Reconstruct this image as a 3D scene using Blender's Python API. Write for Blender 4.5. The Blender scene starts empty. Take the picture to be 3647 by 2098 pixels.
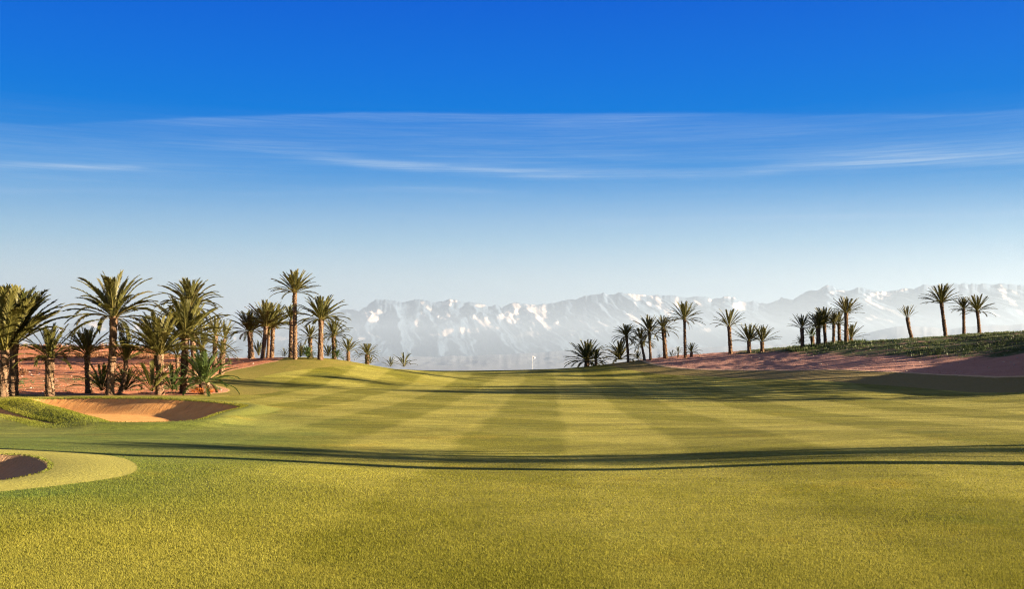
import bpy, math, random
import numpy as np
from mathutils import Vector

SC = bpy.context.scene
COL = SC.collection
R = math.radians

# ------------------------------------------------------------------ camera
F = 3900.0; CX = 1823.5; HY = 1325.0; CAMZ = 1.9
cam_d = bpy.data.cameras.new('camera'); cam = bpy.data.objects.new('camera', cam_d); COL.objects.link(cam)
cam.location = (0, 0, CAMZ); cam.rotation_euler = (R(90), 0, 0)
cam_d.sensor_width = 36; cam_d.sensor_fit = 'HORIZONTAL'
cam_d.lens = 36 * F / 3647.0
cam_d.shift_y = (HY - 1049.0) / 3647.0
cam_d.clip_start = 0.1; cam_d.clip_end = 200000
SC.camera = cam

# ------------------------------------------------------------------ light, exposure
EXPO = 2.45
SC.view_settings.view_transform = 'Standard'; SC.view_settings.look = 'None'
SC.view_settings.exposure = EXPO; SC.view_settings.gamma = 1; SC.view_settings.use_curve_mapping = False
SUN_EL = 11.0; SUN_BACK = 12.0                      # sun low on the right, a little behind the camera
sd = Vector((math.cos(R(SUN_BACK)) * math.cos(R(SUN_EL)), -math.sin(R(SUN_BACK)) * math.cos(R(SUN_EL)), math.sin(R(SUN_EL))))
sun_l = bpy.data.lights.new('sun', 'SUN'); sun_l.energy = 5.0; sun_l.angle = R(0.4); sun_l.color = (1.0, 0.80, 0.56)
sun = bpy.data.objects.new('sun', sun_l); COL.objects.link(sun)
sun.rotation_euler = sd.to_track_quat('Z', 'Y').to_euler(); sun.location = (60, -20, 60)
SC.cycles.use_denoising = True; SC.cycles.denoising_prefilter = 'NONE'; SC.cycles.use_adaptive_sampling = False
SC.cycles.pixel_filter_type = 'BLACKMAN_HARRIS'; SC.cycles.filter_width = 1.15
SC.cycles.max_bounces = 6; SC.cycles.transparent_max_bounces = 8
SC.cycles.volume_bounces = 0
SC.cycles.volume_step_rate = 10; SC.cycles.volume_max_steps = 64

class NT:
    def __init__(s, nt): s.nt = nt
    def n(s, t, **kw):
        nd = s.nt.nodes.new(t)
        for k, v in kw.items(): setattr(nd, k, v)
        return nd
    def set(s, sock, v):
        if v is None: return
        if isinstance(v, bpy.types.NodeSocket): s.nt.links.new(v, sock)
        else:
            if isinstance(v, (tuple, list)) and len(v) == 3 and sock.type == 'RGBA': v = tuple(v) + (1,)
            sock.default_value = v
    def m(s, op, a, b=None, c=None, clamp=False):
        nd = s.n('ShaderNodeMath', operation=op, use_clamp=clamp); s.set(nd.inputs[0], a); s.set(nd.inputs[1], b); s.set(nd.inputs[2], c); return nd.outputs[0]
    def mix(s, f, a, b, blend='MIX'):
        nd = s.n('ShaderNodeMix', data_type='RGBA', blend_type=blend); s.set(nd.inputs[0], f); s.set(nd.inputs[6], a); s.set(nd.inputs[7], b); return nd.outputs[2]
    def noise(s, vec, scale, detail=3, rough=.5, dist=0):
        nd = s.n('ShaderNodeTexNoise'); s.set(nd.inputs['Vector'], vec); s.set(nd.inputs['Scale'], scale); s.set(nd.inputs['Detail'], detail)
        s.set(nd.inputs['Roughness'], rough); s.set(nd.inputs['Distortion'], dist); return nd.outputs['Fac']
    def sstep(s, x, a, b, o0=0., o1=1.):
        nd = s.n('ShaderNodeMapRange', interpolation_type='SMOOTHSTEP'); s.set(nd.inputs[0], x); s.set(nd.inputs[1], a); s.set(nd.inputs[2], b); s.set(nd.inputs[3], o0); s.set(nd.inputs[4], o1); return nd.outputs[0]
    def vec(s, x, y, z):
        nd = s.n('ShaderNodeCombineXYZ'); s.set(nd.inputs[0], x); s.set(nd.inputs[1], y); s.set(nd.inputs[2], z); return nd.outputs[0]
    def sep(s, v):
        nd = s.n('ShaderNodeSeparateXYZ'); s.set(nd.inputs[0], v); return nd.outputs
    def attr(s, name):
        nd = s.n('ShaderNodeAttribute', attribute_name=name); return nd.outputs['Fac']
    def ramp(s, x, pts):
        nd = s.n('ShaderNodeValToRGB'); el = nd.color_ramp.elements
        while len(el) < len(pts): el.new(.5)
        for e, (p, c) in zip(el, pts): e.position = p; e.color = tuple(c) + (1,)
        s.set(nd.inputs[0], x); return nd.outputs[0]
    def fcurve(s, x, pts):          # x already 0..1, pts (x,y)
        nd = s.n('ShaderNodeFloatCurve'); cu = nd.mapping.curves[0]
        pts = sorted(pts); pts = [(0., pts[0][1])]*(pts[0][0] > .001) + [p for p in pts if 0 <= p[0] <= 1] + [(1., pts[-1][1])]*(pts[-1][0] < .999)
        while len(cu.points) < len(pts): cu.points.new(.5, .5)
        for p, q in zip(cu.points, pts): p.location = q; p.handle_type = 'AUTO_CLAMPED'
        nd.mapping.update(); s.set(nd.inputs[1], x); return nd.outputs[0]

def lin(r, g, b):
    f = lambda c: (c/255/12.92) if c/255 <= .04045 else ((c/255+.055)/1.055)**2.4
    return (f(r), f(g), f(b))

# ------------------------------------------------------------------ sky (world)
world = bpy.data.worlds.new('World'); SC.world = world; world.use_nodes = True
W = NT(world.node_tree); world.node_tree.nodes.clear()
def build_sky():
    tc = W.n('ShaderNodeTexCoord'); x, y, z = W.sep(tc.outputs['Generated'])
    az = W.m('ARCTAN2', x, y)
    hl = W.m('SQRT', W.m('ADD', W.m('MULTIPLY', x, x), W.m('MULTIPLY', y, y)))
    v = W.m('DIVIDE', z, W.m('MAXIMUM', hl, .001))               # tan(elevation)
    sky = W.n('ShaderNodeTexSky', sky_type='NISHITA', sun_disc=False)
    sky.sun_elevation = R(SUN_EL); sky.sun_rotation = math.atan2(sd.x, sd.y)
    sky.air_density = 1.2; sky.dust_density = .6; sky.ozone_density = 2.5
    k = 1.0
    v1 = W.m('MULTIPLY', v, 1/.36, clamp=True)
    def P(sy): return max(0, (HY - sy) / F / .36)
    cols = [(0, lin(196, 205, 214)), (P(1100), lin(200, 214, 220)), (P(1000), lin(190, 211, 221)), (P(865), lin(150, 193, 221)), (P(700), lin(106, 168, 222)),
            (P(600), lin(70, 149, 222)), (P(520), lin(48, 136, 220)), (P(400), lin(0, 122, 220)), (P(250), lin(0, 112, 220)), (P(0), lin(0, 96, 214)), (1, lin(0, 92, 205))]
    grad = W.ramp(v1, cols)
    # dome above the picture: neutral grey added to fill shadows without blue
    zen = W.sstep(v, .36, .9); grad = W.mix(zen, grad, lin(128, 128, 124))
    a1 = W.m('ADD', W.m('MULTIPLY', az, 1/1.0), .5, clamp=True)   # az -0.5..0.5
    wob = W.noise(W.vec(W.m('MULTIPLY', az, 6), W.m('MULTIPLY', v, 10), 0), 1.0, 4, .6)
    fib = W.noise(W.vec(W.m('MULTIPLY', az, 5), W.m('MULTIPLY', v, 170), 3.1), 1.0, 6, .62, .6)
    fib2 = W.noise(W.vec(W.m('MULTIPLY', az, 3), W.m('MULTIPLY', v, 45), 7.7), 1.0, 5, .6, .4)
    vv = W.m('ADD', v, W.m('MULTIPLY', W.m('SUBTRACT', wob, .5), .007))
    total = None
    def pt(px, py):
        X = (px*1.441 - CX) / F; vv_ = ((HY - py*1.441) / F) / math.sqrt(1 + X*X)
        return (math.atan(X) + .5, vv_ / .36)
    S = [([(0,306,.25),(300,303,.28),(600,290,.5),(870,281,.5),(1250,285,.6),(1450,286,.75),(1750,281,.3),(2100,285,.2),(2531,275,.35)], 4.5, 26, .34, .5),
         ([(-200,404,.8),(0,407,.9),(200,408,.9),(330,411,.6),(450,412,.0),(700,412,0)], 7, 7, .42, .4),
         ([(500,360,0),(750,384,.4),(1000,411,.9),(1150,416,.8),(1350,430,.9),(1550,428,.6),(1800,432,.75),(2000,410,.85),(2200,400,.95),(2531,393,.95),(2800,390,.8)], 13, 11, .5, .6),
         ([(1800,395,0),(2100,385,.5),(2350,375,.7),(2531,370,.7),(2800,368,.6)], 16, 16, .3, .6),
         ([(400,360,0),(650,358,.7),(900,372,.4),(1300,395,.6),(1500,398,.5),(1700,400,.1)], 20, 14, .22, .8),
         ([(1350,552,0),(1500,545,.7),(1700,540,.9),(2000,534,.9),(2531,523,.8),(2800,520,.6)], 4.5, 10, .17, .4),
         ([(-100,466,.7),(300,468,.7),(600,480,.2),(900,468,.7),(1050,467,1),(1250,475,.3),(1500,490,0)], 7, 9, .2, .5)]
    for pts, up, dn, amp, fa in S:
        c = W.m('MULTIPLY', W.fcurve(a1, [pt(p[0], p[1]) for p in pts]), .36)
        A = W.fcurve(a1, [(pt(p[0], p[1])[0], p[2]) for p in pts])
        d = W.m('SUBTRACT', vv, c)
        su = up*1.441/F; sn = dn*1.441/F
        gu = W.m('EXPONENT', W.m('MULTIPLY', W.m('POWER', W.m('DIVIDE', W.m('MAXIMUM', d, 0), su), 2), -1))
        gd = W.m('EXPONENT', W.m('MULTIPLY', W.m('POWER', W.m('DIVIDE', W.m('MAXIMUM', W.m('MULTIPLY', d, -1), 0), sn), 2), -1))
        g = W.m('MULTIPLY', W.m('MULTIPLY', gu, gd), W.m('MULTIPLY', A, amp))
        tex = W.sstep(fib, .28, .68, 1 - fa, 1 + fa*.35)
        g = W.m('MULTIPLY', g, tex)
        total = g if total is None else W.m('ADD', total, g)
    # faint veil between the upper thread and the main bank
    cv = W.m('MULTIPLY', W.fcurve(a1, [pt(p[0], p[1]) for p in S[0][0]]), .36)
    dv = W.m('MULTIPLY', W.m('SUBTRACT', vv, cv), F/1.441)
    veil = W.m('MULTIPLY', W.m('MULTIPLY', W.sstep(dv, -175, -90), W.sstep(dv, 14, -55)), W.sstep(fib2, .25, .8, .04, .22))
    total = W.m('ADD', total, veil)
    total = W.m('ADD', total, W.m('MULTIPLY', W.m('MULTIPLY', W.sstep(fib, .45, .8), W.sstep(v, .26, .18)), .07))
    fine = W.noise(W.vec(W.m('MULTIPLY', az, 11), W.m('MULTIPLY', v, 420), 1.7), 1.0, 5, .7, .8)
    total = W.m('MULTIPLY', total, W.sstep(fine, .3, .7, .68, 1.25))
    front = W.sstep(y, 0, .3)
    grad = W.mix(W.m('MULTIPLY', total, front, clamp=True), grad, lin(178, 204, 234))
    bg1 = W.n('ShaderNodeBackground'); W.set(bg1.inputs[0], grad); bg1.inputs[1].default_value = 2**(-EXPO)
    bg2 = W.n('ShaderNodeBackground'); W.set(bg2.inputs[0], sky.outputs[0]); bg2.inputs[1].default_value = .05
    mx = W.n('ShaderNodeMixShader'); mx.inputs[0].default_value = .015
    W.nt.links.new(bg1.outputs[0], mx.inputs[1]); W.nt.links.new(bg2.outputs[0], mx.inputs[2])
    out = W.n('ShaderNodeOutputWorld'); W.nt.links.new(mx.outputs[0], out.inputs[0])
build_sky()

# ------------------------------------------------------------------ helpers
def new_mesh(name, V, Fa, mat=None, attrs=None, smooth=False, parent=None, nper=None):
    """V (n,3) array, Fa (m,k) array or (flat indices, counts)."""
    me = bpy.data.meshes.new(name)
    V = np.asarray(V, np.float32)
    me.vertices.add(len(V)); me.vertices.foreach_set('co', V.ravel())
    if isinstance(Fa, tuple): idx, cnt = Fa
    else:
        Fa = np.asarray(Fa, np.int32); idx = Fa.ravel(); cnt = np.full(len(Fa), Fa.shape[1], np.int32)
    me.loops.add(len(idx)); me.loops.foreach_set('vertex_index', np.asarray(idx, np.int32))
    st = np.concatenate([[0], np.cumsum(cnt)[:-1]]).astype(np.int32)
    me.polygons.add(len(cnt)); me.polygons.foreach_set('loop_start', st)
    me.update(calc_edges=True)
    me.polygons.foreach_set('use_smooth', np.full(len(cnt), smooth, bool))
    for k, a in (attrs or {}).items():
        at = me.attributes.new(k, 'FLOAT', 'POINT'); at.data.foreach_set('value', np.asarray(a, np.float32))
    if mat: me.materials.append(mat)
    o = bpy.data.objects.new(name, me); COL.objects.link(o)
    if parent: o.parent = parent
    return o
def tag(o, label=None, cat=None, group=None, kind=None):
    if label: o['label'] = label
    if cat: o['category'] = cat
    if group: o['group'] = group
    if kind: o['kind'] = kind
    return o
def empty(name, loc):
    o = bpy.data.objects.new(name, None); o.location = loc; o.empty_display_size = .3; COL.objects.link(o); return o

def hash2(ix, iy, seed):
    h = (ix.astype(np.int64)*374761393 + iy.astype(np.int64)*668265263 + seed*974634777) & 0xffffffff
    h = ((h ^ (h >> 13)) * 1274126177) & 0xffffffff
    return ((h ^ (h >> 16)) & 0xffffff) / float(0xffffff)
def vnoise(x, y, seed=0):
    ix = np.floor(x); iy = np.floor(y); fx = x-ix; fy = y-iy
    fx = fx*fx*fx*(fx*(fx*6-15)+10); fy = fy*fy*fy*(fy*(fy*6-15)+10)
    a = hash2(ix, iy, seed); b = hash2(ix+1, iy, seed); c = hash2(ix, iy+1, seed); d = hash2(ix+1, iy+1, seed)
    return (a*(1-fx)+b*fx)*(1-fy) + (c*(1-fx)+d*fx)*fy
def fbm(x, y, o=4, seed=0, g=.5):
    s = 0; a = 1; t = 0
    for i in range(o):
        s = s + a*vnoise(x*2**i + i*17.3, y*2**i - i*9.1, seed+i); t += a; a *= g
    return s/t
def ridged(x, y, o=5, seed=0, g=.55):
    s = 0; a = 1; t = 0
    for i in range(o):
        s = s + a*(1-np.abs(2*vnoise(x*2**i + i*13.3, y*2**i + i*7.7, seed+i)-1)); t += a; a *= g
    return s/t
def sst(x, a, b):
    t = np.clip((x-a)/(b-a), 0, 1); return t*t*(3-2*t)

# ------------------------------------------------------------------ terrain
def P3(sx, d, sy): return ((sx-CX)/F*d, d, CAMZ + (HY-sy)/F*d)
ctl = []
for sx in (1500, 1823, 2200):
    for d, z in ((5, 0), (9.6, 0), (15, -.05), (24, -.25), (35, -.3), (50, -.2), (75, .05), (100, .72)):
        ctl.append(((sx-CX)/F*d, d, z))
    ctl.append(P3(sx, 125, 1342 - (6 if sx == 2200 else 0)))
for sx, d, sy in [(0,60,1440),(0,78,1405),(0,100,1330),(0,120,1290),(-500,120,1300),(-500,78,1400),(-500,45,1500),
                  (450,62,1428),(450,78,1406),(450,100,1328),(450,120,1286),(760,78,1403),(760,95,1345),(760,112,1305),
                  (900,50,1472),(900,62,1440),(900,77,1411),(900,92,1365),(900,106,1312),(1150,50,1475),(1150,77,1411),(1150,95,1362),(1150,106,1310),
                  (620,31,1583),(0,28,1600),(200,20,1690),(600,20,1695),(1000,20,1698),(1000,38,1535),(200,40,1520),(-300,20,1690),
                  (2600,50,1488),(2600,75,1418),(2600,95,1365),(2600,106,1345),(2600,116,1321),(2600,124,1290),
                  (3000,50,1483),(3000,75,1402),(3000,90,1350),(3000,98,1324),(3000,112,1268),
                  (3000,22,1671),(3647,22,1665),(3647,27,1575),(3647,36,1515),(3647,45,1482),(3647,60,1420),(3647,68,1392),(3647,77,1352),(3647,90,1290),(3647,100,1236),
                  (2600,22,1681),(2600,30,1586),
                  # crest
                  (-600,150,1243),(-200,150,1248),(200,150,1250),(500,142,1250),(721,130,1274),(850,120,1277),(1015,114,1275),(1150,113,1277),(1200,115,1281),(1260,119,1299),(1300,124,1307),(1400,138,1315),(1550,150,1322),
                  (1700,155,1323),(1900,155,1320),(2065,145,1309),(2279,136,1286),(2518,134,1263),(2800,130,1241),(3038,125,1219),(3265,120,1206),(3450,115,1194),(3647,110,1187)]:
    ctl.append(P3(sx, d, sy))
def behind(sx, d, sy, dd, dz):
    x, y, z = P3(sx, d, sy); ctl.append(((sx-CX)/F*(d+dd), d+dd, z-dz))
for sx, d, sy in [(-600,150,1243),(200,150,1250),(721,130,1274),(1015,114,1275),(1200,115,1281),(1400,138,1315),(1700,155,1323),(2065,145,1309),(2518,134,1263),(3038,125,1219),(3647,110,1187)]:
    behind(sx, d, sy, 18, .55); behind(sx, d, sy, 60, 3.2); behind(sx, d, sy, 120, 8)
ctl += [(60,62,6.2),(66,75,7.4),(50,75,5.6),(55,84,6.6),(78,88,7.2),(100,100,8.6),(74,118,9.5),(62,42,2.2),(60,25,.5),(40,10,.2),(40,30,.4),(100,50,6),(110,20,1.5),(60,-20,0),(-60,-20,0),(0,-20,0),
        (-30,8,.0),(-50,20,.1),(-60,50,.5),(25,8,.05),(0,-5,0),(120,150,6),(-90,100,3),(-80,10,.3)]
ctl = np.array(ctl, float)
def tps_fit(P, z, lam=.02):
    n = len(P); d2 = ((P[:,None]-P[None])**2).sum(-1); K = .5*d2*np.log(d2+1e-9) + np.eye(n)*lam
    A = np.zeros((n+3, n+3)); A[:n,:n] = K; A[:n,n] = 1; A[:n,n+1:] = P; A[n,:n] = 1; A[n+1:,:n] = P.T
    return np.linalg.solve(A, np.concatenate([z, [0,0,0]]))
SCL = 50.
tw = tps_fit(ctl[:,:2]/SCL, ctl[:,2], 2e-4)
def zbase(x, y):
    sh = np.shape(x); x = np.ravel(np.asarray(x, float)); y = np.ravel(np.asarray(y, float))
    xs = np.clip(x, -180, 180)/SCL; ys = np.clip(y, -60, 300)/SCL
    z = tw[-3] + tw[-2]*xs + tw[-1]*ys
    for (cx, cy), w in zip(ctl[:,:2]/SCL, tw[:-3]):
        d2 = (xs-cx)**2 + (ys-cy)**2; z = z + w*.5*d2*np.log(d2+1e-9)
    z = np.clip(z, -12, 13)
    r = np.hypot(x, y-60)
    far = sst(r, 170, 300)
    z = z*(1-far) + (-9)*far
    # soft undulations
    z = z + (fbm(x*.11, y*.11, 2, 5)-.5)*.16*(1-far)*sst(np.hypot(x, y), 8, 30)
    return z.reshape(sh)
def hit(sx, sy):
    d = np.concatenate([np.arange(5, 60, .1), np.arange(60, 165, .2)])
    x = (sx-CX)/F*d; zr = CAMZ + (HY-sy)/F*d; g = zbase(x, d)
    k = np.where(g >= zr)[0]
    j = k[0] if len(k) else int(np.argmin(zr-g))
    return (x[j], d[j])
def poly(pts): return np.array([(p[1], p[2]) if p[0] == 'w' else hit(*p) for p in pts])
def sdf(Pg, x, y):       # positive inside
    sh = x.shape; x = x.ravel(); y = y.ravel()
    out = np.full(x.shape, -99.)
    mn = Pg.min(0)-14; mx_ = Pg.max(0)+14
    sel = (x > mn[0]) & (x < mx_[0]) & (y > mn[1]) & (y < mx_[1])
    px = x[sel]; py = y[sel]; best = np.full(px.shape, 1e9); ins = np.zeros(px.shape, bool)
    n = len(Pg)
    for i in range(n):
        a = Pg[i]; b = Pg[(i+1) % n]; e = b-a; L = (e**2).sum()+1e-12
        t = np.clip(((px-a[0])*e[0]+(py-a[1])*e[1])/L, 0, 1)
        best = np.minimum(best, (px-a[0]-t*e[0])**2 + (py-a[1]-t*e[1])**2)
        c = (a[1] > py) != (b[1] > py)
        with np.errstate(divide='ignore', invalid='ignore'):
            ins ^= c & (px < (b[0]-a[0])*(py-a[1])/(b[1]-a[1]+1e-12)+a[0])
    out[sel] = np.where(ins, 1, -1)*np.sqrt(best)
    return out.reshape(sh)
def smooth_poly(Pg, it=2):
    for _ in range(it):
        a = Pg; b = np.roll(Pg, -1, 0); Pg = np.stack([.75*a+.25*b, .25*a+.75*b], 1).reshape(-1, 2)
    return Pg
golf = smooth_poly(poly([('w',-260,-200),('w',-260,70),(-500,1403),(-100,1405),(150,1406),(350,1408),(580,1410),(700,1408),(790,1401),(824,1393),(806,1381),(763,1373),(745,1352),(770,1335),(821,1319),(900,1306),(960,1292),
              ('w',-23.4,110),('w',-24,118),('w',-22,150),('w',-10,185),('w',15,185),('w',18,150),('w',15.6,137),(2285,1289),(2312,1300),(2394,1313),(2600,1321),(2850,1323),(3100,1325),(3368,1337),(3647,1352),
              ('w',48,64),('w',60,48),('w',90,35),('w',260,-200)]), 2)
fair = smooth_poly(poly([('w',-200,-200),('w',-200,60),(-500,1416),(-100,1417),(500,1414),(706,1413),(871,1409),(974,1401),(1005,1392),(994,1386),(933,1370),(904,1353),(912,1347),(994,1328),(1118,1313),(1295,1307),
              ('w',-14,134),('w',-10,170),('w',8,170),('w',11,150),(2150,1306),(2353,1333),(2518,1339),(2750,1354),(2997,1362),(3286,1380),(3647,1407),('w',50,52),('w',200,-200)]), 2)
weedp = smooth_poly(poly([(2620,1262),(2750,1256),(3038,1270),(3300,1276),(3647,1272),('w',62,100),('w',90,110),('w',70,170),('w',40,175),('w',22,150),('w',28,134)]), 1)
b1 = smooth_poly(poly([(79,1430),(200,1428),(395,1427),(593,1431),(700,1437),(790,1445),(861,1456),(858,1462),(800,1476),(751,1490),(703,1511),(650,1518),(593,1521),(474,1523),(400,1523),(379,1512),(277,1480),(158,1451)]), 2)
b1b = smooth_poly(poly([(-300,1430),(-60,1447),(0,1456),(24,1468),(118,1498),(213,1519),(178,1521),(110,1501),(0,1479),(-60,1474),(-300,1462)]), 2)
b2 = smooth_poly(poly([(-420,1660),(-300,1630),(-100,1618),(47,1622),(119,1629),(158,1644),(178,1660),(176,1674),(150,1690),(99,1702),(0,1721),(-200,1725),(-380,1700)]), 2)
apron = smooth_poly(poly([(-700,1680),(-500,1610),(-200,1596),(0,1599),(198,1609),(355,1621),(435,1632),(477,1650),(495,1674),(466,1698),(356,1719),(198,1741),(0,1759),(-300,1775),(-600,1740)]), 2)
nose = np.array([hit(-250, 1418), hit(0, 1436), hit(150, 1467), hit(300, 1500), hit(370, 1515)])

def seg_dist(Pl, x, y):
    best = np.full(x.shape, 1e9); tt = np.zeros(x.shape)
    for i in range(len(Pl)-1):
        a = Pl[i]; e = Pl[i+1]-a; L = (e**2).sum(); t = np.clip(((x-a[0])*e[0]+(y-a[1])*e[1])/L, 0, 1)
        d = (x-a[0]-t*e[0])**2 + (y-a[1]-t*e[1])**2; m = d < best; best[m] = d[m]; tt[m] = (i+t[m])/(len(Pl)-1)
    return np.sqrt(best), tt
def terrain(x, y, full=False):
    x = np.asarray(x, float); y = np.asarray(y, float)
    sh = x.shape; x = x.ravel(); y = y.ravel()
    z = zbase(x, y)
    s1 = sdf(b1, x, y); s1b = sdf(b1b, x, y); s2 = sdf(b2, x, y); sg = sdf(golf, x, y)
    # bunkers: rolled lip outside, steep lip, dished floor
    for s, dep, lip, run in ((s1, .60, .22, 2.4), (s1b, .35, .05, 1.2), (s2, .42, .06, 1.6)):
        z = z + lip*np.exp(-((s+.7)/.9)**2)*(s < 4)*(s > -8)
        z = z - np.where(s > 0, .12*sst(s, 0, .25) + dep*sst(s, .0, run), 0)
    nd, nt = seg_dist(nose, x, y)
    z = z + .09*np.exp(-(nd/1.6)**2)*(1-.55*nt)*(s1 < 0)*(1-sst(s1, -.8, 0))
    # dirt lip where the red earth meets the turf on the right, rough soil relief
    right = (x > 8)
    z = z + .05*np.exp(-((sg+.35)/.4)**2)*right*(y > 40)*(y < 140)
    out = sst(-sg, 0, 2)*(np.hypot(x, y-60) < 400)
    z = z + out*((fbm(x*.35, y*.35, 3, 11)-.5)*.28 + (fbm(x*1.7, y*1.7, 2, 12)-.5)*.07)
    if full:
        return z.reshape(sh), [a.reshape(sh) for a in (s1, s1b, s2, sg)]
    return z.reshape(sh)

def axis(lo, hi, step, g, far):
    a = list(np.arange(lo, hi+1e-6, step)); s = step
    while a[-1] < far: s *= g; a.append(a[-1]+s)
    s = step; b = [a[0]]
    while b[-1] > -far: s *= g; b.append(b[-1]-s)
    return np.array(b[:0:-1] + a)
gx = axis(-40, 30, .2, 1.055, 70000)
gy = np.concatenate([axis(6, 90, .2, 1.12, 70000)[:0:-1][::-1]])
gy = gy[gy <= 90]
s = .2; a = [90.]
while a[-1] < 70000: s = min(s*1.02, .6) if a[-1] < 170 else s*1.055; a.append(a[-1]+s)
gy = np.concatenate([gy, a[1:]])
GX, GY = np.meshgrid(gx, gy)
GZ, (S1, S1b, S2, SG) = terrain(GX, GY, True)
SF = sdf(fair, GX, GY); SW = sdf(weedp, GX, GY); SA = sdf(apron, GX, GY)
SG = np.where(SG < -90, np.where((GY < 40) & (GY > -100) & (np.abs(GX) < 200), 50, -50), SG)
# inside far from the outline the sdf is exact already
SS = np.maximum(np.maximum(S1, S1b), S2)

# ------------------------------------------------------------------ materials
def mat(name):
    m = bpy.data.materials.new(name); m.use_nodes = True; m.node_tree.nodes.clear(); return m, NT(m.node_tree)
def finish(N, shader, disp=None):
    o = N.n('ShaderNodeOutputMaterial'); N.nt.links.new(shader, o.inputs[0])
def principled(N, col, rough=.8, normal=None, spec=.3):
    p = N.n('ShaderNodeBsdfPrincipled'); N.set(p.inputs['Base Color'], col); N.set(p.inputs['Roughness'], rough)
    p.inputs['Specular IOR Level'].default_value = spec
    if normal is not None: N.nt.links.new(normal, p.inputs['Normal'])
    return p.outputs[0]
def bump(N, h, dist, strength=1.0, base=None):
    b = N.n('ShaderNodeBump'); b.inputs['Strength'].default_value = strength; b.inputs['Distance'].default_value = dist; N.set(b.inputs['Height'], h)
    if base is not None: N.nt.links.new(base, b.inputs['Normal'])
    return b.outputs[0]

TURF_A = (.138, .132, .010); TURF_B = (.262, .238, .042); TURF_G = (.085, .125, .022)
def turf_color(N, pos):
    """colour of mown turf as a function of place: mowing lanes, blotches, seed-head yellow"""
    x, y, z = N.sep(pos)
    big = N.noise(pos, .13, 4, .6)
    med = N.noise(N.vec(x, N.m('MULTIPLY', y, .8), 0), .7, 4, .6, .3)
    w = N.m('MULTIPLY', N.m('SUBTRACT', N.noise(pos, .05, 2), .5), 2.2)
    # lanes running away from the camera, and a second older set across them
    def lane(ang, period, off):
        c, s_ = math.cos(ang), math.sin(ang)
        t = N.m('ADD', N.m('ADD', N.m('MULTIPLY', x, c/period), N.m('MULTIPLY', y, s_/period)), N.m('ADD', N.m('MULTIPLY', w, .14/1), off))
        tri = N.m('PINGPONG', t, 1.0)
        return N.sstep(tri, .40, .60)
    l1 = lane(R(-2), 3.3, .35); l2 = lane(R(38), 3.6, .1)
    far = N.sstep(y, 14, 34, .6, 1.15)
    l = N.m('ADD', N.m('MULTIPLY', l1, .62), N.m('MULTIPLY', l2, .38))
    fac = N.m('ADD', N.m('MULTIPLY', N.m('SUBTRACT', l, .5), N.m('MULTIPLY', far, 1.0)), N.m('ADD', N.m('MULTIPLY', N.m('SUBTRACT', big, .5), 1.1), N.m('MULTIPLY', N.m('SUBTRACT', med, .5), 1.2)))
    fac = N.m('ADD', fac, .46, clamp=True)
    col = N.mix(fac, TURF_A, TURF_B)
    # bluish-green lusher grass at lower left and in blotches
    g = N.m('MULTIPLY', N.sstep(N.noise(pos, .22, 3, .6), .56, .75), .35)
    lush = N.m('MULTIPLY', N.sstep(N.m('ADD', x, N.m('MULTIPLY', y, .12)), .5, -5.5), N.m('MULTIPLY', N.sstep(y, 12, 17), N.sstep(y, 60, 30)))
    lush = N.m('MULTIPLY', lush, .75)
    col = N.mix(N.m('ADD', g, lush, clamp=True), col, TURF_G)
    o = N.m('MULTIPLY', N.sstep(N.noise(N.vec(N.m('ADD', x, 31), y, 5), .35, 3, .6), .58, .78), .4)
    col = N.mix(o, col, (.29, .205, .018))
    return col
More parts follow.
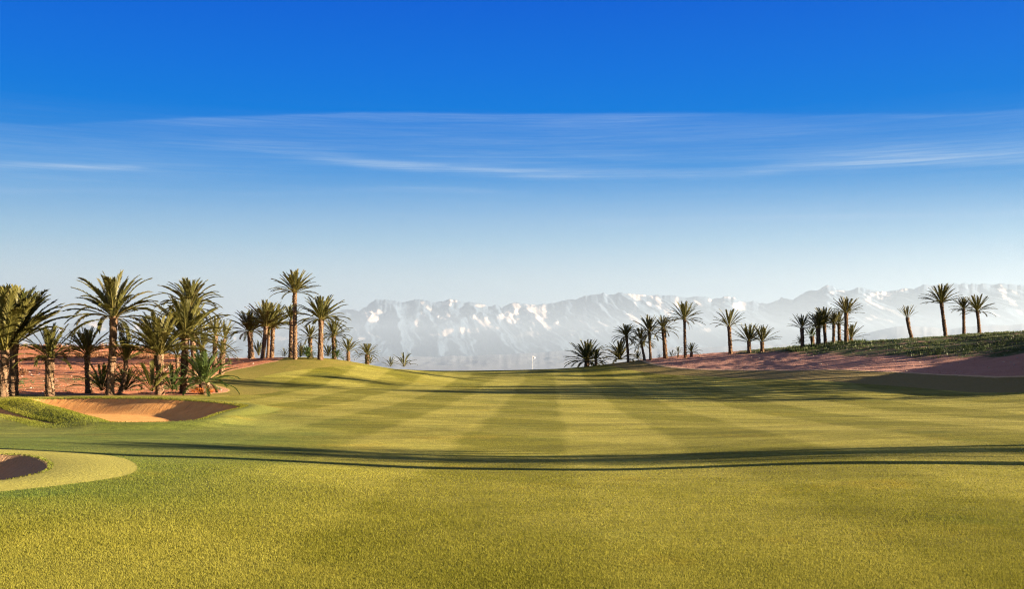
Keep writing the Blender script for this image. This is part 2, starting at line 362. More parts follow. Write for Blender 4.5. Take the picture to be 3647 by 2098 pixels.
def ground_material():
    m, N = mat('ground_surface')
    g = N.n('ShaderNodeNewGeometry'); pos = g.outputs['Position']; x, y, z = N.sep(pos)
    n1 = N.noise(pos, 1.3, 4, .6); n2 = N.noise(pos, 5.5, 3, .6); nf = N.noise(pos, 22, 3, .65)
    sx2 = N.noise(N.vec(N.m('MULTIPLY', x, .45), y, 0), 9, 5, .7)           # wind-combed streaks
    wob = N.m('MULTIPLY', N.m('SUBTRACT', n1, .5), .5); wob2 = N.m('MULTIPLY', N.m('SUBTRACT', n2, .5), .25); wobb = N.m('ADD', wob, wob2)
    turf = turf_color(N, pos)
    st4 = N.noise(N.vec(N.m('MULTIPLY', x, .22), y, 3.3), .75, 6, .72, .3); mott = N.m('MULTIPLY', N.sstep(sx2, .3, .7, .72, 1.28), N.sstep(st4, .3, .7, .72, 1.24)); mott2 = N.sstep(nf, .3, .7, .8, 1.2)
    turf = N.mix(1, turf, N.vec(N.m('MULTIPLY', mott, mott2), N.m('MULTIPLY', mott, mott2), N.m('MULTIPLY', mott, mott2)), 'MULTIPLY')
    # semi rough: tawny, dormant
    rough = N.mix(N.sstep(n1, .3, .7), (.20, .18, .024), (.26, .205, .04)); rough = N.mix(N.sstep(nf, .3, .75), N.mix(.35, rough, (.06, .06, .02)), rough)
    rr = N.mix(N.sstep(n2, .3, .7), (.16, .135, .04), (.22, .16, .06))
    rough = N.mix(N.sstep(x, 5, 12), rough, rr)
    c = N.mix(N.sstep(N.m('ADD', N.attr('s_fair'), wob2), -.18, .12), rough, turf)
    # apron round the near bunker: close-mown and paler
    ap = N.mix(N.sstep(nf, .3, .7), (.27, .25, .045), (.35, .32, .075))
    c = N.mix(N.sstep(N.m('ADD', N.attr('s_apron'), N.m('MULTIPLY', wob2, .3)), -.03, .03), c, ap)
    # bright rolled collar round the big bunker
    s1 = N.attr('s_b1'); col = N.m('MULTIPLY', N.sstep(N.m('ADD', N.m('ADD', s1, N.m('MULTIPLY', N.sstep(x, -22, -17), N.sstep(y, 42, 50, 0, 1.3))), wob2), -.75, -.55), 1.0)
    c = N.mix(N.m('MULTIPLY', col, .7), c, N.mix(nf, (.16, .185, .03), (.22, .225, .045)))
    # red earth
    dn = N.noise(pos, .5, 5, .6); peb = N.noise(pos, 9, 4, .75)
    dirt = N.mix(N.sstep(dn, .3, .7), (.50, .175, .075), (.58, .225, .10)); dirt = N.mix(N.sstep(peb, .35, .8), N.mix(.5, dirt, (.15, .07, .05)), dirt)
    peb2 = N.noise(N.vec(x, N.m('MULTIPLY', y, .6), 4.), 16, 2, .7)
    dirt = N.mix(N.m('MULTIPLY', N.sstep(peb2, .60, .68), .8), dirt, (.52, .36, .27))
    # earth of the right-hand bank, the mauve of its shade put into the colour
    dr = N.mix(N.sstep(dn, .3, .7), (.42, .215, .17), (.49, .26, .20)); dr = N.mix(N.sstep(peb, .3, .75), N.mix(.4, dr, (.12, .06, .06)), dr)
    dr = N.mix(N.m('MULTIPLY', N.sstep(peb2, .62, .7), .7), dr, (.5, .38, .34))
    dirt = N.mix(N.sstep(x, 5, 15), dirt, dr)
    # thin green weeds over the earth at the left back, green cover on the right crest
    wl = N.m('MULTIPLY', N.sstep(x, -14, -20), N.m('MULTIPLY', N.sstep(y, 82, 86), N.sstep(y, 100, 93)))
    wl = N.m('MULTIPLY', wl, N.sstep(N.noise(N.vec(N.m('MULTIPLY', x, .4), y, 0), .8, 4, .7), .45, .58))
    wr = N.sstep(N.m('ADD', N.attr('s_weed'), N.m('MULTIPLY', N.m('SUBTRACT', N.noise(N.vec(N.m('MULTIPLY', x, .35), y, 9.), .7, 5, .7), .5), 11)), -.5, 1.2)
    wr = N.m('MULTIPLY', wr, N.sstep(N.noise(N.vec(N.m('MULTIPLY', x, .5), y, 2.), 1.8, 4, .7), .3, .5))
    wc = N.mix(N.sstep(peb, .3, .7), (.035, .055, .02), (.075, .105, .035))
    dirt = N.mix(N.m('MAXIMUM', N.m('MULTIPLY', wl, .75), wr), dirt, wc)
    sg = N.m('ADD', N.attr('s_golf'), N.m('MULTIPLY', wobb, .8))
    # pale sandy edge
    lipm = N.m('MULTIPLY', N.m('MULTIPLY', N.sstep(sg, -.75, -.35), N.sstep(sg, .1, -.1)), N.sstep(x, -25, -10, .35, 1.))
    dirt = N.mix(lipm, dirt, (.52, .36, .22))
    c = N.mix(N.sstep(sg, -.12, .08), dirt, c)
    # bunker sand
    sa = N.noise(pos, 1.1, 4, .6); sfine = N.noise(pos, 14, 4, .7)
    sand = N.mix(N.sstep(sa, .3, .7), (.66, .305, .085), (.76, .385, .12)); sand = N.mix(N.sstep(sfine, .3, .8), N.mix(.3, sand, (.28, .14, .07)), sand)
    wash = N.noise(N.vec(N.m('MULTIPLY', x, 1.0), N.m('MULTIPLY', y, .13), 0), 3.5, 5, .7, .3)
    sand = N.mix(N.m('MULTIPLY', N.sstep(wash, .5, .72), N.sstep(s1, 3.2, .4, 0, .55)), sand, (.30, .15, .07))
    grey = N.mix(sfine, (.25, .145, .07), (.46, .29, .16))  # darker sand for the near bunker, its shade put into the colour
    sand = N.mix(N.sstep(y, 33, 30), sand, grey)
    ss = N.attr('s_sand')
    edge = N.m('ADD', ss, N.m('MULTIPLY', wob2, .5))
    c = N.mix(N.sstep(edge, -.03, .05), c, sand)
    # relief
    isand = N.sstep(edge, -.03, .05); idirt = N.sstep(sg, 0.05, -.1)
    hg = N.m('ADD', N.m('MULTIPLY', nf, .5), N.m('MULTIPLY', sx2, .8))
    hs = N.m('ADD', N.m('MULTIPLY', N.m('MULTIPLY', wash, N.sstep(s1, 3.2, .4)), 1.6), N.m('MULTIPLY', sfine, .6))
    hd = N.m('ADD', N.m('MULTIPLY', peb, 2.0), N.m('MULTIPLY', dn, 1.5))
    h = N.m('ADD', N.m('MULTIPLY', hg, N.m('SUBTRACT', 1, N.m('MAXIMUM', isand, idirt))), N.m('ADD', N.m('MULTIPLY', hs, isand), N.m('MULTIPLY', hd, N.m('MULTIPLY', idirt, N.m('SUBTRACT', 1, isand)))))
    nrm = bump(N, h, .10, .55)
    finish(N, principled(N, c, .95, nrm, .15))
    return m
GROUND = ground_material()

def blade_material():
    m, N = mat('grass_blade_surface')
    g = N.n('ShaderNodeNewGeometry'); pos = g.outputs['Position']
    t = turf_color(N, pos); r = N.attr('rnd'); hgt = N.attr('tipf')
    t = N.mix(N.m('MULTIPLY', N.sstep(r, .0, .35, .25, 0), 1.), t, (.06, .085, .012))
    t = N.mix(N.sstep(r, .80, 1.0, 0, .38), t, (.42, .38, .13))
    t = N.mix(N.m('MULTIPLY', hgt, .25), t, (.30, .30, .09))
    t = N.mix(1, t, (.96, .98, .85), 'MULTIPLY')
    d = N.n('ShaderNodeBsdfDiffuse'); N.set(d.inputs[0], t)
    tr = N.n('ShaderNodeBsdfTranslucent'); N.set(tr.inputs[0], t)
    mx = N.n('ShaderNodeMixShader'); mx.inputs[0].default_value = .35
    N.nt.links.new(d.outputs[0], mx.inputs[1]); N.nt.links.new(tr.outputs[0], mx.inputs[2])
    finish(N, mx.outputs[0]); return m
def leaf_material(name, dark, light, dry, transl=.25):
    m, N = mat(name)
    r = N.attr('rnd'); t = N.attr('tipf')
    oi = N.n('ShaderNodeObjectInfo').outputs['Random']
    c = N.mix(N.sstep(r, .1, .9), dark, light); c = N.mix(N.m('MULTIPLY', oi, .35), c, N.mix(.5, light, dry))
    c = N.mix(N.sstep(t, .55, 1.0, 0, .45), c, dry)
    c = N.mix(N.attr('dead'), c, (.20, .13, .06))
    d = N.n('ShaderNodeBsdfPrincipled'); N.set(d.inputs['Base Color'], c); d.inputs['Roughness'].default_value = .5; d.inputs['Specular IOR Level'].default_value = .35
    tr = N.n('ShaderNodeBsdfTranslucent'); N.set(tr.inputs[0], c)
    mx = N.n('ShaderNodeMixShader'); mx.inputs[0].default_value = transl
    N.nt.links.new(d.outputs[0], mx.inputs[1]); N.nt.links.new(tr.outputs[0], mx.inputs[2])
    finish(N, mx.outputs[0]); return m
def trunk_material():
    m, N = mat('palm_bark')
    g = N.n('ShaderNodeTexCoord'); pos = g.outputs['Object']
    n = N.noise(pos, 7, 4, .7); t = N.attr('tipf')
    c = N.mix(N.sstep(n, .3, .7), (.045, .024, .012), (.17, .092, .048))
    c = N.mix(N.m('MULTIPLY', t, N.sstep(n, .2, .7, .5, 1)), c, N.mix(n, (.21, .14, .085), (.31, .23, .15)))
    finish(N, principled(N, c, .9, bump(N, N.noise(pos, 22, 3, .7), .03, .6), .15)); return m
def simple(name, col, rough=.8):
    m, N = mat(name); tc = N.n('ShaderNodeTexCoord').outputs['Object']
    n = N.noise(tc, 9, 3, .6)
    finish(N, principled(N, N.mix(N.sstep(n, .3, .7, 0, .5), col, tuple(c*.6 for c in col)), rough)); return m
BLADE = blade_material()
LEAF = leaf_material('palm_leaf', (.030, .042, .010), (.105, .105, .022), (.26, .19, .05))
LEAF_FRESH = leaf_material('fresh_palm_leaf', (.020, .048, .012), (.055, .10, .02), (.14, .15, .035))
SCRUB = leaf_material('dry_scrub_leaf', (.10, .042, .02), (.23, .105, .04), (.30, .17, .08), .15)
WEED = leaf_material('weed_leaf', (.02, .045, .012), (.06, .10, .025), (.20, .20, .07), .3)
BARK = trunk_material()
FRUIT = simple('orange_fruit_stalk', (.55, .16, .03), .7)
FLAGM = simple('white_flag_cloth', (.8, .8, .8), .6)
POLEM = simple('painted_pole', (.7, .7, .66), .4)
STONE = simple('pale_stone', (.45, .36, .30), .8)

# ------------------------------------------------------------------ ground objects: one height sheet cut into its surfaces
nx, ny = len(gx), len(gy)
Vg = np.stack([GX.ravel(), GY.ravel(), GZ.ravel()], 1)
ii, jj = np.meshgrid(np.arange(nx-1), np.arange(ny-1)); ii = ii.ravel(); jj = jj.ravel()
Q = np.stack([jj*nx+ii, jj*nx+ii+1, (jj+1)*nx+ii+1, (jj+1)*nx+ii], 1)
def fm(a): return a.ravel()[Q].mean(1)
fs1 = np.maximum(fm(S1), fm(S1b)); fs2 = fm(S2); fg = fm(SG); ff = fm(SF)
zone = np.where(fg < 0, 0, np.where(ff > 0, 1, 2)); zone = np.where(fs1 > 0, 3, zone); zone = np.where(fs2 > 0, 4, zone)
at = dict(s_fair=np.clip(SF, -50, 50).ravel(), s_golf=np.clip(SG, -50, 50).ravel(), s_weed=np.clip(SW, -50, 50).ravel(), s_apron=np.clip(SA, -50, 50).ravel(), s_b1=np.clip(S1, -50, 50).ravel(), s_sand=np.clip(SS, -50, 50).ravel())
vn = None
for zid, nm in enumerate(('ground', 'fairway', 'rough', 'bunker_sand', 'bunker_sand')):
    q = Q[zone == zid]; u, inv = np.unique(q, return_inverse=True)
    o = new_mesh(nm, Vg[u], inv.reshape(-1, 4), GROUND, {k: v[u] for k, v in at.items()}, True)
    tag(o, kind='structure')

# ------------------------------------------------------------------ mountains
SIL = [(-1600,1150),(-900,1135),(-300,1155),(0,1165),(62,1168),(111,1164),(152,1147),(194,1160),(222,1164),(264,1147),(305,1143),(371,1143),(433,1147),(486,1145),(560,1150),(640,1142),(720,1138),(783,1147),(850,1150),(930,1140),(999,1133),(1060,1138),(1120,1128),(1217,1104),(1257,1099),(1279,1108),(1306,1089),(1339,1069),(1384,1065),(1430,1077),(1479,1065),(1512,1066),(1553,1075),(1603,1066),(1623,1068),(1652,1080),(1673,1076),(1718,1084),(1747,1093),(1763,1087),(1788,1095),(1817,1080),(1846,1079),(1871,1082),(1916,1086),(1937,1080),(1982,1076),(2024,1065),(2052,1065),(2098,1051),(2139,1049),(2149,1044),(2172,1049),(2213,1044),(2250,1047),(2312,1049),(2353,1053),(2386,1051),(2419,1060),(2452,1058),(2518,1060),(2543,1067),(2576,1058),(2613,1059),(2642,1074),(2695,1074),(2712,1081),(2749,1079),(2785,1058),(2800,1064),(2824,1067),(2874,1037),(2915,1034),(2948,1016),(2981,1028),(3018,1036),(3059,1027),(3104,1034),(3141,1037),(3187,1037),(3224,1026),(3257,1029),(3288,1011),(3306,1015),(3389,1011),(3553,1012),(3647,1016),(3900,1005),(4300,1030),(5300,1060)]
def RR(reg, x, y):
    ox, oy = {1: (0, 900), 2: (500, 900), 3: (1100, 1000), 4: (1900, 950), 5: (2750, 950)}[reg]
    return ox + x/2.4267, oy + y/2.4267
SNOW = [(3,560,310,85,50,20,1),(3,560,270,70,25,0,.9),(3,400,255,40,10,20,.8),(3,985,290,50,14,60,.9),(3,1080,270,90,22,35,1),(3,1140,310,60,14,25,.9),(3,1190,200,50,20,0,1),(3,1245,172,45,14,15,.8),(3,1200,280,40,16,60,.8),(3,940,390,26,60,0,.75),(3,1010,400,20,32,0,.5),(3,1090,470,52,16,-10,.9),(3,1190,445,48,22,-20,.9),(3,1330,430,30,22,0,.9),(3,1430,325,45,22,20,.9),(3,1520,370,75,38,40,1),(3,1420,430,55,22,0,.8),(3,1740,290,100,42,-30,1),(3,1790,220,60,32,60,1),(3,1770,350,95,38,15,1),(3,1960,280,130,65,40,1),(3,2030,360,90,40,40,1),(3,2140,380,36,55,0,.9),(3,1930,460,120,34,-10,.4),(3,1490,215,48,14,0,.7),(3,600,480,34,11,25,.7),(3,425,400,28,36,0,.6),(3,450,500,44,12,0,.6),(3,1630,405,20,10,0,.7),(3,540,460,30,10,30,.6),(3,980,190,18,14,0,.6),(3,520,500,10,14,0,.6),
        (4,40,420,90,100,30,1),(4,200,490,32,55,10,.95),(4,335,560,38,28,0,.8),(4,435,482,42,10,30,.8),(4,560,545,55,26,20,.7),(4,600,490,80,10,15,.5),(4,880,262,75,26,30,1),(4,930,245,60,15,0,.9),(4,1070,285,95,22,40,1),(4,1130,360,85,36,40,1),(4,1160,405,60,26,30,.9),(4,1000,330,26,26,0,.7),(4,860,435,60,36,35,1),(4,900,470,50,24,30,.8),(4,1240,300,20,50,-10,.7),(4,1425,318,52,12,40,.8),(4,1530,292,26,16,20,.8),(4,1640,310,20,14,0,.6),(4,1765,345,62,28,20,1),(4,1700,268,60,10,0,.6),(4,1500,550,90,24,-15,.85),(4,1420,490,70,10,25,.6),(4,880,360,14,40,0,.6),(4,1810,320,34,26,40,.7),
        (5,950,237,105,20,-5,1),(5,1140,200,55,13,-10,.9),(5,520,226,16,13,0,.9),(5,600,212,50,8,0,.5),(5,830,300,22,46,20,.8),(5,910,340,110,20,22,1),(5,1070,400,130,22,24,1),(5,860,450,65,26,-22,.85),(5,1000,465,100,14,15,.8),(5,1190,445,80,24,22,.95),(5,1250,470,60,10,5,.6),(5,2000,220,32,66,-20,1),(5,2080,315,95,26,42,1),(5,2110,225,45,12,30,.8),(5,2150,380,34,28,30,.9),(5,1930,415,66,16,35,.7),(5,980,270,60,12,0,.6),(5,440,190,60,8,-30,.3),
        (1,330,640,60,16,10,.9),(1,215,690,48,62,0,.9),(1,240,790,50,24,0,.7),(1,560,668,75,17,0,.95),(1,800,612,95,38,5,1),(1,870,655,44,24,0,.8),(1,750,600,34,22,0,.9),(1,1190,640,48,38,-20,.95),(1,470,650,50,14,0,.7),(2,1210,602,56,14,0,.8),(2,1005,690,22,38,0,.8),(2,1225,740,75,24,0,.7),(2,815,740,12,22,0,.8),(2,660,620,30,14,0,.6)]
def mountains():
    sxs = np.arange(-1500, 5200, 3.2); rows = 170
    s = np.interp(sxs, [a for a, b in SIL], [b for a, b in SIL])
    jag = (ridged(sxs/34., sxs*0, 5, 31, .62)-.6)*13
    s = s + jag
    D1 = 42000.; D0 = 27000.
    zr = (HY - s)/F*D1
    kern = np.exp(-(np.arange(-60, 61)*3.2/75)**2); kern /= kern.sum(); zsm = np.convolve(np.pad(zr, 60, 'edge'), kern, 'valid')
    t = np.concatenate([np.linspace(0, 1, rows), np.linspace(1.03, 1.5, 12)])
    T, Z = np.meshgrid(t, zr, indexing='ij'); _, SX = np.meshgrid(t, sxs, indexing='ij')
    D = D0 + (D1-D0)*T; u = (SX-CX)/F
    X = u*D; Y = D.copy()
    wx = fbm(X/5200, Y/5200, 3, 71)*1.6
    r1 = ridged(X/4200+wx, Y/6500+wx*.4, 5, 41, .55); r2 = ridged(X/1300+wx*2, Y/1900, 4, 51, .6); r3 = ridged(X/420, Y/520, 3, 61, .6)
    prof = np.where(T <= 1, np.clip(T, 0, 1)**1.15, 1-(T-1)*1.4)
    edge = np.clip(4*T, 0, 1)*np.clip((1-T)*4.0, 0, 1)
    qx = X/10. + fbm(X/900., T*9, 3, 77)*34; qy = (1-T)*300
    q1 = ridged(qx/95-qy/150, qy/150+qx/600, 4, 41, .5); q2 = ridged(qx/34-qy/60, qy/75, 4, 52, .6)
    edge = np.clip(4*T, 0, 1)*np.clip((1-T)*7.0, .06, 1)
    Zs = np.broadcast_to(zsm, Z.shape); z = np.where(T < 1, Zs + (Z-Zs)*np.clip(T, 0, 1)**7, Z)*prof + edge*((q1-.62)*340*(.5+r1) + (q2-.6)*95)
    z = np.where(T <= .001, -120, z)
    # keep spurs below the skyline
    lim = (Z/D1)*D*.995
    z = np.where((T < 1) & (z > lim), lim - (z-lim)*.3, z)
    px = SX; py = HY - (z-CAMZ)/D*F
    sn = np.zeros_like(z)
    nz = fbm(px/22., py/14., 5, 81, .72)-.5
    for reg, x, y, rx, ry, ang, w in SNOW:
        cx, cy = RR(reg, x, y); rx /= 2.4267; ry /= 2.4267; a = R(ang)
        dx = px-cx; dy = py-cy; uu = (dx*math.cos(a)+dy*math.sin(a))/rx; vv = (-dx*math.sin(a)+dy*math.cos(a))/ry
        q = np.sqrt(uu**2+vv**2)
        sn = np.maximum(sn, w*sst(1.1 - q + nz*1.9, 0, .5))
    thin = sst(fbm(px/14., py/9., 4, 91, .65) + (1140-py)/900., .66, .82)*.16*(py < 1230)
    # snow lies on faces that fall away to the right: each patch is the flank of a spur
    f = sn - 0; c = np.cumsum(f, 1)*3.2/F*40000*.24; w_ = 75
    k = np.ones(2*w_+1)/(2*w_+1); cp = np.pad(c, ((0, 0), (w_, w_)), 'edge'); mean = np.stack([np.convolve(r, k, 'valid') for r in cp]); rel = -(c-mean)
    kk = np.array([1, 3, 4, 3, 1.])/12; rp = np.pad(rel, ((2, 2), (0, 0)), 'edge'); rel = sum(kk[a]*rp[a:a+rel.shape[0]] for a in range(5))
    z = z + rel*np.clip((1-T)*8, 0, 1)*np.clip(T*6, 0, 1)*.8
    z = np.where((T < 1) & (z > lim), lim - (z-lim)*.6, z)
    V = np.stack([X, Y, z], -1).reshape(-1, 3)
    n = len(sxs); m_ = len(t)
    i, j = np.meshgrid(np.arange(n-1), np.arange(m_-1)); i = i.ravel(); j = j.ravel()
    q = np.stack([j*n+i, j*n+i+1, (j+1)*n+i+1, (j+1)*n+i], 1)
    mt, N = mat('mountain_rock_and_snow')
    g = N.n('ShaderNodeNewGeometry'); pos = g.outputs['Position']
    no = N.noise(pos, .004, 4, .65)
    hazy_rock = N.mix(N.sstep(no, .3, .7), (.075, .12, .185), (.11, .155, .22))  # pale blue of distant haze mixed into the rock colour
    sm = N.m('ADD', N.attr('snow'), N.m('MULTIPLY', N.attr('thin'), N.sstep(no, .3, .7)), clamp=True)
    c = N.mix(N.m('MULTIPLY', sm, N.sstep(N.noise(pos, .0022, 4, .7), .2, .5, .6, 1)), hazy_rock, (.66, .55, .50))
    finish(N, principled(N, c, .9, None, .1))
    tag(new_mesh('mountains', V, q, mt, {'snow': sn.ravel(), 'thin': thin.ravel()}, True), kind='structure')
    # low foothills in front
    m2, N = mat('hazy_foothill_soil'); g = N.n('ShaderNodeNewGeometry')
    finish(N, principled(N, N.mix(N.noise(g.outputs['Position'], .002, 4), (.24, .26, .30), (.30, .31, .34)), .9))  # colour lightened so the hills look veiled by haze
    FS = [(-1600,1262),(-300,1250),(300,1258),(700,1262),(1200,1272),(1500,1270),(1750,1264),(1950,1252),(2080,1245),(2300,1242),(2500,1236),(2700,1228),(2830,1224),(2950,1214),(3038,1197),(3100,1184),(3195,1163),(3290,1164),(3380,1172),(3426,1165),(3520,1160),(3647,1155),(4200,1160),(5200,1210)]
    s = np.interp(sxs, [a for a, b in FS], [b for a, b in FS]) + (fbm(sxs/60., sxs*0, 4, 33, .55)-.5)*9
    D1 = 24000.; D0 = 17000.; zr = (HY-s)/F*D1
    t = np.concatenate([np.linspace(0, 1, 40), np.linspace(1.05, 1.6, 8)])
    T, Z = np.meshgrid(t, zr, indexing='ij'); _, SX = np.meshgrid(t, sxs, indexing='ij'); D = D0+(D1-D0)*T; X = (SX-CX)/F*D
    r1 = ridged(X/1500, D/2200, 4, 45)
    z = Z*np.where(T <= 1, np.clip(T, 0, 1)**.9, 1-(T-1)*1.5) + np.clip(4*T, 0, 1)*np.clip((1-T)*4, 0, 1)*(r1-.6)*120
    z = np.where(T <= .001, -120, z)
    V = np.stack([X, D, z], -1).reshape(-1, 3); m_ = len(t)
    i, j = np.meshgrid(np.arange(n-1), np.arange(m_-1)); i = i.ravel(); j = j.ravel()
    tag(new_mesh('foothills', V, np.stack([j*n+i, j*n+i+1, (j+1)*n+i+1, (j+1)*n+i], 1), m2, None, True), kind='structure')
mountains()

# ------------------------------------------------------------------ palms
class Buf:
    def __init__(s): s.V = []; s.F = []; s.A = {'rnd': [], 'tipf': [], 'dead': []}; s.n = 0
    def add(s, V, Fa, rnd=0, tip=0, dead=0):
        V = np.asarray(V, float).reshape(-1, 3); Fa = np.asarray(Fa, int)
        s.V.append(V); s.F.append(Fa + s.n); s.n += len(V)
        for k, a in (('rnd', rnd), ('tipf', tip), ('dead', dead)): s.A[k].append(np.broadcast_to(np.asarray(a, float), (len(V),)).copy())
    def build(s, name, m, parent=None, smooth=False):
        idx = np.concatenate([f.ravel() for f in s.F]); cnt = np.concatenate([np.full(len(f), f.shape[1]) for f in s.F])
        return new_mesh(name, np.concatenate(s.V), (idx, cnt), m, {k: np.concatenate(v) for k, v in s.A.items()}, smooth, parent)

def nrm(v): return v/(np.linalg.norm(v, axis=-1, keepdims=True)+1e-9)
def frond(B, rng, o, az, el, L, droop, nl, wid, dead=0., sparse=1., side=0.):
    """one pinnate leaf: rachis curve and two rows of narrow leaflets"""
    ns = 12; t = np.linspace(0, 1, ns)
    ang = el - droop*1.15*t**2.0
    az_ = az + side*t**2
    dirs = np.stack([np.cos(az_)*np.cos(ang), np.sin(az_)*np.cos(ang), np.sin(ang)], 1)
    pts = np.vstack([o, o + np.cumsum(dirs[:-1]*L/(ns-1), 0)])
    up = nrm(np.stack([-np.cos(az_)*np.sin(ang), -np.sin(az_)*np.sin(ang), np.cos(ang)], 1)); sd_ = np.cross(dirs, up)
    w = L*(.011*(1-t)+.0025)
    ring = np.stack([pts + sd_*w[:,None], pts + up*w[:,None]*.7, pts - sd_*w[:,None], pts - up*w[:,None]*.5], 1).reshape(-1, 3)
    k = np.arange(ns-1)[:,None]*4; f = []
    for a in range(4): b = (a+1) % 4; f.append(np.concatenate([k+a, k+b, k+4+b, k+4+a], 1))
    B.add(ring, np.vstack(f), rnd=.75+rng.random()*.25, tip=np.repeat(.95-.6*t, 4), dead=dead)
    n = int(nl*1.25)
    s_ = np.linspace(.17, .985, n) + (rng.random(n)-.5)*.6/n
    for sgn in (-1, 1):
        keep = rng.random(n) < sparse; s2 = s_[keep]; m_ = len(s2)
        if not m_: continue
        P = np.stack([np.interp(s2, t, pts[:, c]) for c in range(3)], 1)
        Dd = nrm(np.stack([np.interp(s2, t, dirs[:, c]) for c in range(3)], 1)); Uu = nrm(np.stack([np.interp(s2, t, up[:, c]) for c in range(3)], 1)); Ss = np.cross(Dd, Uu)*sgn
        ll = L*wid*(np.sin(np.clip((s2-.08)*3.3, 0, 1.57))*(1-.38*s2**3))*(.85+.3*rng.random(m_))
        fa = .72 - .30*s2 + (rng.random(m_)-.5)*.28                    # leaflets rake forward
        vv = .35 + (rng.random(m_)-.5)*.5
        dr = nrm(Dd*np.cos(fa)[:,None] + Ss*(np.sin(fa)*np.cos(vv))[:,None] + Uu*(np.sin(fa)*np.sin(vv))[:,None])
        wv = nrm(np.cross(dr, Uu + Ss*.3))*(L*.0078+.0055)
        mid = P + dr*ll[:,None]*.5; tip = P + dr*ll[:,None] - np.array([0, 0, 1])*(ll*(.10+.1*rng.random(m_)))[:,None]
        V = np.stack([P-wv*.5, P+wv*.5, mid+wv, tip, mid-wv], 1).reshape(-1, 3)
        i5 = np.arange(m_)[:,None]*5
        B.add(V, i5 + np.array([[0, 1, 2, 3, 4]]), rnd=np.repeat(np.clip(rng.normal(.5, .27, m_), 0, 1), 5), tip=np.tile([0, 0, .45, .9, .45], m_), dead=dead)
def trunk(B, rng, p0, p1, r0, r1, bulge=1.15, bend=0., steps=None):
    """tapering stem armoured with spiralling cut leaf bases"""
    H = np.linalg.norm(p1-p0); n = max(8, int(H/.22)); t = np.linspace(0, 1, n)
    dx = np.array([1, 0, 0])*bend*H
    C = p0 + (p1-p0)*t[:,None] + dx*np.sin(t*math.pi)[:,None]
    r = (r0 + (r1-r0)*t)*(1 + .12*np.exp(-t*12)) * (1 + (bulge-1)*np.exp(-((1-t)*H/.45)**2))
    r = r*(1+.07*(vnoise(t*H*1.6, t*0+rng.random()*50, 3)-.5)*2)
    m = 14; th = np.linspace(0, 2*math.pi, m, endpoint=False)
    rj = r[:,None]*(.86+.10*rng.random((n, m)))
    V = C[:,None,:] + np.stack([np.cos(th)*rj, np.sin(th)*rj, np.zeros_like(rj)], -1)
    i, j = np.meshgrid(np.arange(m), np.arange(n-1)); i = i.ravel(); j = j.ravel()
    B.add(V.reshape(-1, 3), np.stack([j*m+i, j*m+(i+1) % m, (j+1)*m+(i+1) % m, (j+1)*m+i], 1), tip=(rng.random((n, m))**2*.5).ravel())
    B.add(V[-1], [list(range(m))])
    # leaf-base stubs: wedge, narrow at foot, wide lifted lip
    rm = (r0+r1)/2; ra = 7 if rm > .2 else 5
    pitch = max(.15, rm*.68); ns = int(H/pitch*ra)
    ns = min(ns, 420)
    k = np.arange(ns); tt = (k+.5)/ns; a = k*2*math.pi*(1/ra + .382/ra) + rng.random(ns)*.25
    rr = np.interp(tt, t, r); c = np.stack([np.interp(tt, t, C[:, q]) for q in range(3)], 1)
    out = np.stack([np.cos(a), np.sin(a), np.zeros(ns)], 1); tan = np.stack([-np.sin(a), np.cos(a), np.zeros(ns)], 1); up = np.array([0, 0, 1.])
    w = (rr*math.pi*2/ra*.48*(.8+.4*rng.random(ns)))[:,None]; h = (pitch*(.85+.5*rng.random(ns)))[:,None]; lip = (rr*(.16+.26*rng.random(ns)))[:,None]
    b = c + out*(rr*.88)[:,None]
    V = np.stack([b-up*h*.5, b-tan*w+up*h*.1, b-tan*w*.75+up*h*.62+out*lip, b+tan*w*.75+up*h*.62+out*lip, b+tan*w+up*h*.1, b+up*h*.5], 1).reshape(-1, 3)
    i6 = k[:,None]*6
    tipv = np.tile([.1, .25, 1, 1, .25, .2], ns)*np.repeat(.25+.75*rng.random(ns), 6)
    B.add(V, i6+np.array([[0, 4, 3, 2]]), tip=tipv); n0 = B.n - len(V)
    B.F.append(n0 + (i6+np.array([[0, 2, 1]]))); B.F.append(n0 + (i6+np.array([[2, 3, 5]]))); B.F.append(n0 + (i6+np.array([[1, 2, 5]]))); B.F.append(n0 + (i6+np.array([[3, 4, 5]])))

